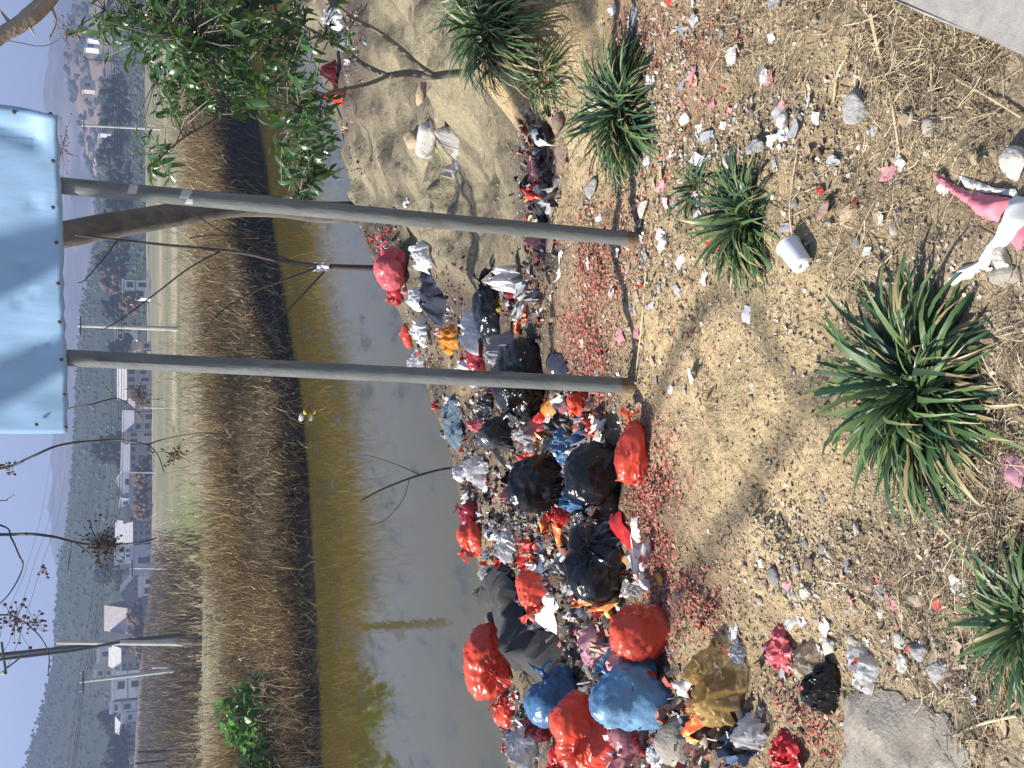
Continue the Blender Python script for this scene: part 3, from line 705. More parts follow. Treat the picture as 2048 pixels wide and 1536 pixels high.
# trees among the houses
def far_tree(px, py, Y, hgt, w, col, label):
    p = at(px, py, Y); root = empty('village_tree', tuple(p), label, 'tree', 'trees among the village houses')
    t = MB(); t.tube([(0, 0, -1.5), (0.1, 0, hgt * 0.4), (0, 0.1, hgt * 0.8)], [0.2, 0.15, 0.06], 6); t.build('trunk', BARK, root)
    Vs, Fs = [], []
    for k in range(90):
        a = rng.uniform(0, 6.28); e = rng.uniform(0.18, 1.0); rr = w * 0.5 * math.sqrt(rng.uniform(0, 1)) * (1.15 - 0.7 * e * e)
        sz = w * rng.uniform(0.05, 0.12)
        V = LV * (1 + 0.4 * rng.standard_normal(len(LV)))[:, None] * sz + np.array([rr * math.cos(a), rr * math.sin(a), hgt * e * 0.9])
        Vs.append(V); Fs.append(LF + k * len(LV))
    M = mat('far crown %s' % (col,), col, 1.0, var=0.45, vscale=0.9, spec=0.0)
    put('crown', mesh_of('crown', np.concatenate(Vs), np.concatenate(Fs), M), root)
tl = [(262, 620, 262, 7, 7, 'dark'), (268, 700, 262, 6, 7, 'dark'), (262, 560, 270, 7, 8, 'brown'), (258, 530, 275, 8, 8, 'dark'), (285, 604, 236, 5, 5, 'brown'), (292, 790, 232, 3, 4, 'dark'), (250, 900, 270, 8, 8, 'dark'),
      (298, 950, 228, 3, 6, 'brown'), (298, 1010, 226, 3, 6, 'brown'), (255, 1140, 280, 8, 8, 'dark'), (255, 1090, 280, 9, 8, 'dark'), (288, 1230, 225, 3, 6, 'brown'), (290, 1280, 220, 3, 6, 'brown'), (250, 1440, 262, 6, 7, 'dark'),
      (262, 1500, 240, 5, 8, 'dark'), (258, 1532, 240, 6, 8, 'dark'), (266, 480, 270, 7, 8, 'dark'), (268, 420, 280, 7, 9, 'dark'), (270, 370, 280, 7, 9, 'dark'), (255, 310, 300, 8, 10, 'dark'), (262, 240, 300, 8, 10, 'dark'), (262, 190, 300, 8, 10, 'dark')]
tlab = ['dark tree right of the lone white two storey house', 'dark tree behind the narrow tan house', 'brown bush tree behind the lone white two storey house', 'dark tree between the lone white house and the grey trunk', 'low brown bush in front of the lone white house',
  'small dark bush against the wall of the long beige house', 'dark tree behind the blue grey roofed house', 'low brown bush at the foot of the long dark house, its right end', 'low brown bush at the foot of the long dark house, its left end', 'dark tree behind the broad pointed gable house',
  'dark tree behind the white house with the seed cluster before it', 'brown bush below the steep pink grey roof', 'brown bush below the plain beige block', 'dark tree behind the grey house with a small gable', 'dark tree at the low grey house, the one facing the village', 'dark tree at the extreme left end of the village',
  'dark tree seen between the grey trunk and the right sign post', 'dark tree just right of the right sign post', 'dark tree further right of the right sign post', 'dark tree beside the pale pole near the leafy shrub', 'dark tree glimpsed between leaves of the shrub, nearer the pale pole', 'dark tree glimpsed between leaves of the shrub, further from the pale pole']
for (px, py, Y, h, w, c), lb in zip(tl, tlab):
    far_tree(px, py, Y, h, w, (0.04, 0.05, 0.03) if c == 'dark' else (0.12, 0.085, 0.055), lb)

POLEC = mat('concrete pole', (0.50, 0.49, 0.47), 0.85, var=0.15, vscale=3)
POLED = mat('dark pole', (0.07, 0.07, 0.075), 0.8)
INS = mat('insulator', (0.5, 0.5, 0.48), 0.4)
def pole(bx, by, tx, ty, Y, r, M, label, arm=True):
    b = at(bx, by, Y); t = at(tx, ty, Y)
    root = empty('utility_pole', tuple(b), label, 'utility pole', 'utility poles across the fields')
    d = t - b
    p = MB(); p.tube([-0.6 * d / np.linalg.norm(d), d], [r * 1.25, r * 0.8], 8); p.build('post', M, root)
    if arm:
        q = d * 0.97; a = MB(); a.box((q[0] - 0.75, q[1] - r - 0.09, q[2] - 0.05), (q[0] + 0.75, q[1] - r - 0.004, q[2] + 0.05)); a.build('crossarm', POLED, root)
        for s_ in (-0.65, 0.0, 0.65):
            k = MB(); k.tube([(q[0] + s_, q[1] - r - 0.05, q[2] + 0.05), (q[0] + s_, q[1] - r - 0.05, q[2] + 0.25)], [0.06, 0.035], 6); k.build('insulator', INS, root)
    return root
pole(318, 258, 163, 251, 150, 0.15, POLEC, 'pale concrete pole seen between the leafy shrub and the sign')
pole(290, 128, 166, 118, 170, 0.13, POLED, 'thin dark pole glimpsed behind the leafy shrub')
pole(357, 658, 155, 651, 90, 0.16, POLEC, 'pale concrete pole standing in the field between the two sign posts')
pole(326, 815, 280, 815, 120, 0.10, POLEC, 'short pale pole before the beige houses', arm=False)
pole(345, 1137, 262, 1136, 100, 0.10, POLEC, 'thin grey pole in front of the lavender shed')
pole(372, 1338, 160, 1363, 80, 0.14, POLEC, 'pale leaning pole in front of the big white house')
pole(388, 1333, 305, 1335, 82, 0.10, POLEC, 'short thin grey pole beside the pale leaning pole', arm=False)
pole(378, 1501, 275, 1505, 84, 0.13, POLED, 'dark pole stub in brown grass, the one further from the edge', arm=False)
pole(378, 1518, 270, 1528, 84, 0.13, POLED, 'dark slanting pole stub in brown grass at the edge', arm=False)
pole(306, 945, 258, 945, 200, 0.12, POLEC, 'short pale pole before the long dark house', arm=False)
# twin-legged tall pole
Yp = 57
b1 = at(412, 1287, Yp); root = empty('twin_pole', tuple(b1), 'tall twin utility pole with a crossarm rising above the left hills', 'utility pole')
def rel(px, py, Y=Yp): return at(px, py, Y) - b1
k = MB(); k.tube([rel(420, 1287), rel(113, 1284)], [0.15, 0.12], 8); k.build('post', POLEC, root)
k = MB(); k.tube([rel(396, 1269, Yp + 0.6), rel(260, 1282, Yp + 0.6), rel(150, 1295, Yp + .6), rel(-120, 1322, Yp + .6)], [0.15, 0.14, 0.13, 0.11], 8); k.build('post', POLED, root)
k = MB(); k.tube([rel(240, 1284, Yp - 0.4), rel(150, 1301, Yp - 0.4), rel(-120, 1333, Yp - 0.4)], [0.08, 0.08, 0.08], 6); k.build('stay', POLED, root)
k = MB(); k.tube([rel(3, 1284), rel(12, 1348)], [0.06, 0.06], 6); k.build('crossarm', POLED, root)
k = MB(); k.tube([rel(40, 1316), rel(14, 1336)], [0.04, 0.04], 6); k.build('brace', POLED, root)
k = MB(); k.tube([rel(8, 1345), rel(2, 1347)], [0.12, 0.07], 6); k.build('insulator', INS, root)
# wires
WIRE = mat('wire', (0.03, 0.03, 0.035), 0.6)
wl = [(150, 1600), (147, 1536), (161, 1426), (167, 1365), (184, 1306), (205, 1187), (219, 1077), (236, 1016), (241, 900), (243, 780), (243, 600), (240, 470), (236, 300), (228, 120), (215, -80)]
for k, (off, r) in enumerate([(0, 0.022), (5, 0.016), (-6, 0.018), (-19, 0.014)]):
    P = [at(x + off * (1 if y < 1350 else 0.6), y, 84 + k * 0.5) for x, y in wl]
    mb = MB(); mb.tube(curve(P, 4), r, 5)
    o = mb.build('power_line', WIRE, origin=tuple(P[0]))
    tag(o, ['lowest dark power cable sagging across the whole village', 'dark power cable just below the lower pair, sagging across the village', 'dark power cable just above the lowest pair, sagging across the village', 'highest thin power cable running above the village roofs'][k] if k != 1 else 'lower edge dark power cable of the close pair crossing the village', 'power line', 'power lines crossing the village')
for k, wl2 in enumerate([[(-4, 1290), (7, 1248), (30, 1190), (55, 1129), (85, 1016), (105, 900)], [(2, 1310), (20, 1280), (45, 1205), (68, 1129), (103, 1016), (120, 900)], [(8, 1346), (30, 1300), (51, 1235), (90, 1110), (120, 1016), (135, 900)]]):
    P = [at(x, y, Y) for (x, y), Y in zip(wl2, (57, 66, 80, 100, 150, 260))]
    mb = MB(); mb.tube(curve(P, 4), 0.014, 5)
    tag(mb.build('power_line', WIRE, origin=tuple(P[0])), ['thin power line in the sky, uppermost of three from the twin pole', 'thin power line in the sky, middle of three from the twin pole', 'thin power line in the sky, lowest of three from the twin pole'][k], 'power line', 'power lines from the twin pole')

# ------------------------------------------------------------------ the sign
STEEL = mat('grey steel tube', (0.135, 0.145, 0.14), 0.5, var=0.3, vscale=7, bump=0.2, bscale=60, spec=0.5, dark=((0.10, 0.085, 0.065), 11, 0.57), stretch=(2.5, 2.5, 0.5))
PAINT = mat('pale blue sheet', (0.29, 0.47, 0.69), 0.45, var=0.10, vscale=1.6, stretch=(3, 3, 0.5), trans=0.2, bump=0.15, bscale=5, tcol=(0.40, 0.62, 0.80))
RUST = mat('rusty rivet', (0.10, 0.07, 0.05), 0.7)
def px_dir(px, py, Y): return at(px, py, Y)
Yl, Yr = 3.72, 3.42
sr, slft = at(108, 224, Yr - 0.06), at(145, 866, Yl + 0.12)
slft[2] = sr[2] = (sr[2] + slft[2]) / 2
ex = (slft - sr) / np.linalg.norm(slft - sr); nrm_ = np.array([-ex[1], ex[0], 0]); nrm_ = nrm_ if nrm_[1] < 0 else -nrm_
W_s = np.linalg.norm(slft - sr)
sign = empty('sign_board', tuple((sr + slft) / 2), 'pale blue dented sign sheet with rivets on two grey posts', 'sign')
def S(a, h, out=0.0): return sr + ex * a * W_s + np.array([0, 0, h]) + nrm_ * out - (sr + slft) / 2
nu_, nh_ = 60, 50
V = []
for j in range(nh_ + 1):
    for i in range(nu_ + 1):
        a, h = i / nu_, 0.95 * j / nh_
        o = 0.008 * noise(a * 5, h * 4, 3.0) + 0.004 * noise(a * 14, h * 11, 6.0)
        o += 0.028 * math.exp(-((a / 0.05) ** 2 + ((h - 0.02) / 0.06) ** 2)) - 0.013 * math.exp(-((a - 0.10 + h * 0.25) / 0.02) ** 2) * (h > 0.05) * (h < 0.35)
        for (da, dh, r_) in ((0.26, 0.08, .012), (0.56, 0.13, .014), (0.70, 0.06, .012), (0.715, 0.09, .01), (0.45, 0.12, .012), (0.53, 0.10, 0.012)):
            o -= 0.012 * math.exp(-(((a - da) / r_) ** 2 + ((h - dh) / (r_ * 1.2)) ** 2))
        aa = a - 0.012 * math.sin(min(1, h / 0.2) * 1.4) * (a < 0.2) * (1 - a * 5)
        V.append(S(aa, h - 0.004 * noise(a * 30, 1.0) * (j == 0), o))
n0 = len(V)
V2 = [v - nrm_ * 0.0025 for v in V]
F = []; k = nu_ + 1
for j in range(nh_):
    for i in range(nu_):
        F.append((j * k + i, j * k + i + 1, (j + 1) * k + i + 1, (j + 1) * k + i)); F.append((n0 + j * k + i, n0 + (j + 1) * k + i, n0 + (j + 1) * k + i + 1, n0 + j * k + i + 1))
for i in range(nu_): F.append((i, n0 + i, n0 + i + 1, i + 1))
for j in range(nh_): F.append((j * k, (j + 1) * k, n0 + (j + 1) * k, n0 + j * k)); F.append((j * k + nu_, n0 + j * k + nu_, n0 + (j + 1) * k + nu_, (j + 1) * k + nu_))
put('sheet', mesh_of('sheet', V + V2, F, PAINT, smooth=True), sign)
rv = MB(); rv.tube([(0, 0, 0), (0, 0, 0.003), (0, 0, 0.006)], [0.0065, 0.006, 0.003], 8)
rme = None
qm = Vector(nrm_).to_track_quat('Z', 'Y').to_matrix().to_4x4()
for (px, py) in [(101, 228), (106, 322), (106, 415), (113, 485), (116, 567), (119, 644), (123, 719), (129, 789), (132, 855), (73, 849), (28, 224)]:
    d = rays(px, py); c0 = sr + nrm_ * 0.012; t = np.dot(c0 - EYE, nrm_) / np.dot(d, nrm_); p = EYE + d * t - (sr + slft) / 2
    Mx = Matrix.Translation(Vector(p)) @ qm
    if rme is None:
        o = rv.build('rivet', RUST, sign); rme = o.data; o.matrix_local = Mx
    else: put('rivet', rme, sign, M=Mx)
def post(bx, by, tx, ty, Y, r, label, nm='sign_post'):
    b = hit1(bx - 6, by); dt = rays(tx, ty)
    t = EYE + dt * (np.dot(sr - nrm_ * (r + 0.012) - EYE, nrm_) / np.dot(dt, nrm_))
    d = t - b; top = d * (1 + 0.55 / d[2])
    root = empty(nm, tuple(b), label, 'post', 'sign posts')
    p = MB(); p.tube([-0.25 * d / d[2]] + [d * s_ for s_ in np.linspace(0, 1, 12)] + [top], r, 20, cap=True); p.build('tube', STEEL, root, smooth=False)
    root.children[0].data.polygons.foreach_set('use_smooth', [len(q.vertices) == 4 for q in root.children[0].data.polygons])
    return root, b, d
RUSTY = mat('rust stain', (0.17, 0.10, 0.05), 0.85, var=0.5, vscale=40, dark=((0.14, 0.13, 0.12), 40, 0.5))
p1, pb1, pd1 = post(1282, 479, 120, 371, Yr, 0.0262, 'right hand grey steel sign post with scraps of old tape on it')
p2, pb2, pd2 = post(1270, 772, 142, 716, Yl, 0.0278, 'left hand grey steel sign post with a weld seam near its top')
for pp_, dd_, rr_ in ((p1, pd1, 0.0268), (p2, pd2, 0.0284)):
    mb = MB(); mb.tube([dd_ * t for t in (-0.02, 0.008, 0.024)], [rr_, rr_, rr_ - 0.0004], 20); mb.build('rust_band', RUSTY, pp_)
# old tape on the right post
TAPE = mat('old tape', (0.42, 0.43, 0.44), 0.5)
for (px, wd) in ((250, 0.016), (347, 0.02), (353, 0.012)):
    t = (1282 - px) / (1282 - 120); c0 = pd1 * t + np.array([0, 0, 0]); a0 = -1.9 if px != 353 else -2.6
    tv, tf = [], []
    for j in range(7):
        a = a0 + j * 0.2 * (1 if px != 353 else 0.6)
        for h in (-wd, wd * (1 - 0.1 * j)):
            tv.append((c0[0] + 0.0275 * math.cos(a), c0[1] + 0.0275 * math.sin(a), c0[2] + h))
    for j in range(6): tf.append((2 * j, 2 * j + 2, 2 * j + 3, 2 * j + 1))
    put('tape', mesh_of('tape', tv, tf, TAPE), p1)
mb = MB(); mb.tube([pd2 * t + np.array([-0.006, -0.0265, 0]) for t in (0.962, 0.955, 0.9, 0.8, 0.7)], [0.002, 0.0055, 0.005, 0.003, 0.001], 6); mb.build('weld_seam', STEEL, p2)

# ------------------------------------------------------------------ trees and saplings
# the tree at the water's edge: crooked trunk passing behind the sign, limbs above, hanging seed twigs
Yt = 15.5
def tp(px, py, Y=Yt): return at(px, py, Y)
tb = hit1(704, 424); Yt = tb[1]
tree = empty('seed_tree', tuple(tb), 'crooked grey tree trunk at the water, passing close behind the right sign post', 'tree')
def rl(p): return np.array(p) - tb
trunk_px = [(712, 424), (640, 424), (560, 414), (470, 412), (380, 424), (300, 438), (215, 452), (125, 470), (20, 490), (-120, 515)]
tp_ = [rl(tp(x, y, Yt - 0.3 * i)) for i, (x, y) in enumerate(trunk_px)]
tp_[0] = np.array([0.02, 0, -0.3])
rad = [w * Yt / FPX / 2 for w in (44, 42, 41, 42, 43, 43, 44, 44, 42, 40)]
mb = MB(); mb.tube(curve(tp_, 6), np.interp(np.linspace(0, 1, 6 * 9 + 1), np.linspace(0, 1, 10), rad), 16)
TRUNKM = mat('trunk bark', (0.13, 0.115, 0.10), 0.95, var=0.45, vscale=3, stretch=(2, 2, 0.6), bump=0.9, bscale=9, dark=((0.20, 0.17, 0.13), 1.5, 0.6))
mb.build('trunk', TRUNKM, tree, smooth=True)
TOPP = tp_[-1] + tb                    # the fork, above the frame
TWIG = mat('bare twig', (0.075, 0.062, 0.055), 0.85, var=0.3, vscale=9)
BERRY = mat('dry seed', (0.22, 0.14, 0.055), 0.6, var=0.4, vscale=60)
BERRYD = mat('dark dry seed', (0.11, 0.065, 0.04), 0.7, var=0.4, vscale=60)
def limb(pts, r0, r1, name='limb', par=None):
    P = curve([np.array(p) - tb for p in pts], 6); mb = MB(); mb.tube(P, np.linspace(r0, r1, len(P)), 8)
    return mb.build(name, TWIG if r0 < 0.06 else TRUNKM, par or tree, smooth=True)
# a second seed tree stands on the bank outside the view to the left; its limbs reach over, shade the sign and carry the twigs in view
FORK = tp_[-1] + tb
tb = np.array([-11.0, 6.6, 0.0]); tb[2] = float(ground(tb[0], tb[1]))
ltree = empty('seed_tree', tuple(tb), 'bare tree whose thin dark twigs hang dry seed clusters across the left sky', 'tree')
LTOP = tb + np.array([0.8, 0.3, 6.0])
mb = MB(); mb.tube(curve([(0, 0, -0.3), (0.1, 0.05, 2), (0.4, 0.1, 4), LTOP - tb], 6), np.linspace(0.17, 0.10, 19), 12); mb.build('trunk', TRUNKM, ltree, smooth=True)
def limb(pts, r0, r1, name='limb', par=None):
    P = curve([np.array(p) - tb for p in pts], 6); mb = MB(); mb.tube(P, np.linspace(r0, r1, len(P)), 8)
    return mb.build(name, TWIG if r0 < 0.06 else TRUNKM, par or ltree, smooth=True)
SA = lambda px, py, s_: (lambda d: EYE + d * (np.dot(sr - EYE, nrm_) / np.dot(d, nrm_)) + SUN_DIR * s_)(rays(px, py))
a1, a2 = SA(-300, 830, 4.6), SA(130, 480, 4.6)
b1_, b2_ = SA(-300, 1060, 4.9), SA(135, 705, 4.9)
limb([LTOP, LTOP * 0.4 + a1 * 0.6 + np.array([0, 0, 0.8]), a1, a2, a2 + (a2 - a1) * 0.6], 0.10, 0.05)
limb([LTOP - np.array([0, 0, 0.4]), LTOP * 0.4 + b1_ * 0.6 + np.array([0, 0, 0.6]), b1_, b2_, b2_ + (b2_ - b1_) * 0.6], 0.09, 0.045)
for (g1, g2, s1, r1) in (((1390, 640), (1620, 800), 9.5, 0.022), ((1640, 760), (1500, 1000), 10.5, 0.018), ((1015, 70), (1160, 40), 10.5, 0.03), ((1040, 110), (1190, 85), 10.8, 0.035), ((1060, 40), (1180, 10), 10.2, 0.025)):
    q1, q2 = hit1(*g1) + SUN_DIR * s1, hit1(*g2) + SUN_DIR * s1
    limb([LTOP, (LTOP + q1) / 2 + np.array([0, 0, 0.5]), q1, q2, q2 + (q2 - q1) * 0.3], r1 * 1.4, r1 * 0.6)
hub = at(-420, 900, 10.5)
limb([LTOP - np.array([0.05, 0, 0]), LTOP * 0.5 + hub * 0.5 + np.array([0, 0, 0.9]), hub], 0.08, 0.03)
hub2 = at(-420, 1180, 9.5)
limb([LTOP - np.array([0, 0, 0.2]), LTOP * 0.5 + hub2 * 0.5 + np.array([0, 0, 0.5]), hub2], 0.07, 0.025)
def seeds(P, n, spread, M, par, sz=0.011):
    """a bunch of dry seeds, each on a thin stalk"""
    ico = BV; me = None
    st = MB()
    for k in range(n):
        q = np.array(P) + rng.normal(0, 1, 3) * np.array(spread)
        s_ = sz * rng.uniform(0.5, 1.05)
        if me is None:
            me = mesh_of('seed', LV * (1 + 0.2 * rng.standard_normal(len(LV)))[:, None], LF, M, smooth=True)
        put('seed', me, par, M=Matrix.Translation(Vector(q)) @ Matrix.Diagonal((s_, s_, s_ * 1.3, 1)))
        st.tube([np.array(P) + (q - np.array(P)) * 0.1 + rng.normal(0, 0.01, 3), (np.array(P) + q) / 2 + rng.normal(0, .012, 3), q], 0.0022, 3, cap=False)
    o = st.build('seed_stalk', TWIG, par); o['kind'] = 'stuff'
def hang(pxs, Y, r0, r1, start=None):
    r0, r1 = r0 * 0.72, r1 * 0.72
    pts = [at(x, y, Y + 0.15 * math.sin(i * 1.7)) for i, (x, y) in enumerate(pxs)]
    if start is not None: pts = [start] + pts
    return limb(pts, r0, r1, 'twig'), pts
t1, _ = hang([(-150, 945), (0, 937), (60, 915), (110, 893), (160, 884), (230, 880), (270, 884), (300, 893), (318, 915), (328, 945)], 9.5, 0.018, 0.006, hub)
t1b, _ = hang([(294, 890), (322, 880), (370, 870), (418, 866), (450, 875), (478, 896)], 9.5, 0.009, 0.004)
t2, _ = hang([(-150, 850), (60, 830), (145, 815), (185, 808), (232, 797), (262, 812), (282, 832), (285, 840)], 9.8, 0.014, 0.004, hub)
t2b, _ = hang([(233, 797), (222, 785), (210, 773)], 9.8, 0.005, 0.003)
t3, _ = hang([(-150, 1065), (0, 1069), (60, 1068), (110, 1074), (145, 1083), (190, 1090), (260, 1087), (300, 1080), (313, 1076)], 9.0, 0.02, 0.007, hub2)
t3b, _ = hang([(143, 1084), (140, 1110), (136, 1141)], 9.0, 0.006, 0.004)
t3c, _ = hang([(150, 1084), (185, 1112), (212, 1136), (228, 1160), (236, 1180)], 9.0, 0.006, 0.003)
t4, _ = hang([(-150, 1020), (0, 1050), (22, 1075), (38, 1110), (46, 1128), (38, 1155), (18, 1188), (0, 1207)], 9.0, 0.012, 0.006, hub2)
t5, _ = hang([(-150, 1250), (0, 1230), (40, 1240), (65, 1258), (85, 1280), (98, 1310), (96, 1352)], 9.0, 0.013, 0.005, hub2)
t6, _ = hang([(-150, 1000), (0, 1001), (14, 998), (28, 990)], 9.0, 0.008, 0.004, hub2)
def S3(px, py, Y): return at(px, py, Y) - tb
seeds(S3(198, 1085, 9.0), 70, (0.085, 0.08, 0.085), BERRYD, ltree, 0.012)
seeds(S3(220, 1092, 9.0), 50, (0.07, 0.07, 0.06), BERRYD, ltree, 0.012)
seeds(S3(30, 1240, 9.0), 36, (0.10, 0.06, 0.06), BERRYD, ltree, 0.012)
seeds(S3(68, 1245, 9.0), 22, (0.06, 0.05, 0.05), BERRYD, ltree, 0.012)
seeds(S3(352, 908, 9.5), 34, (0.045, 0.05, 0.06), BERRY, ltree, 0.012)
seeds(S3(280, 795, 9.8), 36, (0.06, 0.05, 0.06), BERRY, ltree, 0.012)
seeds(S3(92, 1144, 9.0), 8, (0.025, 0.02, 0.02), BERRYD, ltree, 0.012)
seeds(S3(18, 942, 9.5), 14, (0.05, 0.03, 0.035), BERRYD, ltree, 0.012)
tb = np.array(tree.location); ltree = tree
seeds(S3(126, 295, 13.5), 30, (0.16, 0.08, 0.05), BERRY, tree, 0.014)
hang([(-60, 300), (60, 300), (122, 296)], 13.5, 0.008, 0.004, FORK)
hang([(-60, 130), (90, 92), (125, 72), (140, 60)], 13.5, 0.008, 0.004, FORK)
seeds(S3(134, 62, 13.5), 34, (0.12, 0.08, 0.07), BERRY, tree, 0.014)

def tube_thing(name, label, cat, b, parts, M, group=None):
    root = empty(name, tuple(b), label, cat, group)
    for nm, pts, r0, r1 in parts:
        P = curve([np.array(p) - b for p in pts], 6); mb = MB(); mb.tube(P, np.linspace(r0, r1, len(P)), 7); mb.build(nm, M, root, smooth=True)
    return root
# bare sapling with a plastic rag knotted round it
b = hit1(762, 537); Ys = b[1]
sap = tube_thing('bare_sapling', 'thin bare sapling with a white rag knotted on it, by the shore', 'sapling', b,
           [('stem', [b - np.array([0, 0, 0.1]), at(700, 535, Ys), at(640, 532, Ys)], 0.05, 0.035),
            ('branch', [at(640, 532, Ys), at(560, 522, Ys), at(480, 505, Ys), at(330, 490, Ys), at(200, 476, Ys), at(150, 470, Ys)], 0.032, 0.012),
            ('branch', [at(590, 524, Ys), at(520, 497, Ys), at(430, 455, Ys), at(370, 412, Ys)], 0.014, 0.006),
            ('branch', [at(640, 534, Ys), at(570, 560, Ys), at(515, 580, Ys), at(440, 625, Ys), at(400, 680, Ys)], 0.02, 0.006),
            ('branch', [at(655, 536, Ys), at(600, 595, Ys), at(560, 635, Ys), at(515, 665, Ys)], 0.016, 0.006),
            ('branch', [at(440, 503, Ys), at(380, 535, Ys), at(310, 588, Ys), at(240, 640, Ys), at(205, 660, Ys)], 0.014, 0.007),
            ('branch', [at(235, 480, Ys), at(205, 520, Ys), at(170, 560, Ys), at(155, 566, Ys)], 0.012, 0.006),
            ('branch', [at(560, 522, Ys), at(490, 480, Ys), at(440, 470, Ys), at(380, 475, Ys)], 0.012, 0.005)], TWIG)
def crumple(name, size, M, seed, amp=0.35, n=14, parent=None, p=(0, 0, 0), flatz=0.5):
    V = []; F = []
    for j in range(n + 1):
        for i in range(n + 1):
            a, c = i / n - 0.5, j / n - 0.5
            V.append((a * size[0] + 0.12 * size[0] * float(noise(a * 4 + seed, c * 4, 1)), c * size[1] + 0.12 * size[1] * float(noise(a * 4, c * 4 + seed, 2)),
                      max(size[0], size[1]) * amp * float(noise(a * 3.1 + seed, c * 3.3, 3) + 0.5 * noise(a * 7 + seed, c * 7, 4)) * flatz))
    k = n + 1
    for j in range(n):
        for i in range(n): F.append((j * k + i, j * k + i + 1, (j + 1) * k + i + 1, (j + 1) * k + i))
    return mesh_of(name, V, F, M, smooth=True)
WHITEP = mat('white plastic', (0.68, 0.68, 0.70), 0.4, trans=0.25, var=0.08, vscale=12, dark=((0.35, 0.30, 0.24), 18, 0.63))
kn = put('rag_knot', crumple('rag_knot', (0.14, 0.22), WHITEP, 3, 0.8, 10), sap, M=Matrix.Translation(Vector(at(640, 533, Ys - 0.05) - b)) @ Matrix.Rotation(1.2, 4, 'X'))
# dark twig leaning out of the rubbish over the water
b = hit1(918, 935); Yb = b[1]
tube_thing('bare_twig', 'dark bent twig poking out of the rubbish over the water', 'twig', b,
           [('stem', [b - np.array([0, 0, 0.1]), at(890, 938, Yb), at(840, 950, Yb), at(780, 972, Yb), at(742, 990, Yb), at(720, 1003, Yb)], 0.018, 0.008),
            ('branch', [at(842, 950, Yb), at(790, 928, Yb), at(740, 912, Yb), at(710, 910, Yb)], 0.006, 0.003),
            ('branch', [at(820, 955, Yb), at(805, 1000, Yb), at(770, 1040, Yb), at(735, 1052, Yb)], 0.006, 0.003)], TWIG)

# leafy evergreen shrub, right
b = hit1(940, 146); Yb = b[1]
shrub = empty('leafy_shrub', tuple(b), 'glossy dark green leafy shrub growing from the slope beside the grass tufts', 'shrub')
SB = mat('shrub bark', (0.16, 0.145, 0.12), 0.9, var=0.4, vscale=10, bump=0.6, bscale=30)
def sb(pxs, r0, r1, dY=0.0, nm='branch'):
    pts = [at(x, y, Yb + dY * i / (len(pxs) - 1)) - b for i, (x, y) in enumerate(pxs)]
    P = curve(pts, 6); mb = MB(); mb.tube(P, np.linspace(r0, r1, len(P)), 8); mb.build(nm, SB, shrub, smooth=True); return [p + b for p in P]
bones = []
bones += sb([(950, 144), (900, 148), (860, 152), (820, 146), (775, 152)], 0.030, 0.022, 0, 'stem')
bones += sb([(868, 151), (835, 128), (800, 96), (755, 62), (700, 32), (640, -20)], 0.018, 0.010, -0.4)
bones += sb([(778, 152), (730, 130), (690, 100), (640, 70), (580, 40), (500, 10)], 0.016, 0.008, 0.3)
bones += sb([(780, 150), (735, 168), (690, 178), (650, 190), (600, 215)], 0.014, 0.007, -0.3)
bones += sb([(648, 188), (590, 175), (520, 176), (480, 190), (430, 140), (380, 100), (310, 70)], 0.010, 0.006, 0.2)
bones += sb([(518, 178), (470, 208), (420, 245), (375, 270), (330, 305)], 0.009, 0.005, -0.2)
bones += sb([(600, 215), (590, 260), (610, 310), (620, 350), (600, 390)], 0.008, 0.004, -0.2)
bones += sb([(480, 190), (420, 175), (350, 165), (310, 160)], 0.007, 0.004, 0.1)
bones += sb([(500, 10), (420, 40), (340, 40), (260, 30), (210, 20)], 0.009, 0.004, 0.0)
bones += sb([(640, 70), (560, 100), (470, 100), (400, 80)], 0.008, 0.004, -0.3)
bones = np.array(bones)
GLOSS = [mat('glossy leaf %d' % i, c, 0.28, spec=0.6, trans=0.22, var=0.25, vscale=4, tcol=(0.12, 0.22, 0.03)) for i, c in enumerate([(0.03, 0.075, 0.022), (0.042, 0.10, 0.028), (0.065, 0.13, 0.04)])]
lmesh = [leaf_mesh('leaf', L, L * 0.42, f, c, GLOSS[i % 3], n=4) for i, (L, f, c) in enumerate([(0.085, 0.35, 0.35), (0.10, 0.25, 0.5), (0.075, 0.45, 0.2), (0.11, 0.3, 0.6), (0.09, 0.5, 0.1), (0.10, 0.2, 0.3)])]
cl = [(300, 50, 60, 60), (380, 60, 70, 70), (460, 90, 60, 70), (540, 130, 55, 60), (430, 150, 55, 50), (360, 110, 60, 60), (500, 190, 45, 40), (600, 225, 45, 40), (640, 290, 35, 35), (640, 345, 28, 30), (575, 330, 35, 35), (590, 265, 40, 40),
      (305, 165, 28, 25), (330, 215, 22, 22), (305, 330, 28, 22), (300, 290, 22, 20), (230, 30, 45, 40), (560, 60, 45, 50), (660, 240, 30, 30), (680, 60, 30, 30), (520, 30, 60, 50), (600, 400, 25, 15), (390, 190, 40, 25), (320, -60, 90, 50), (480, -60, 90, 50), (600, 150, 40, 40), (330, 350, 20, 14)]
wts = np.array([c[2] * c[3] for c in cl], float); wts /= wts.sum()
tw = MB(); joined_V, joined_F, joined_n = [], [], 0; cnt = 0
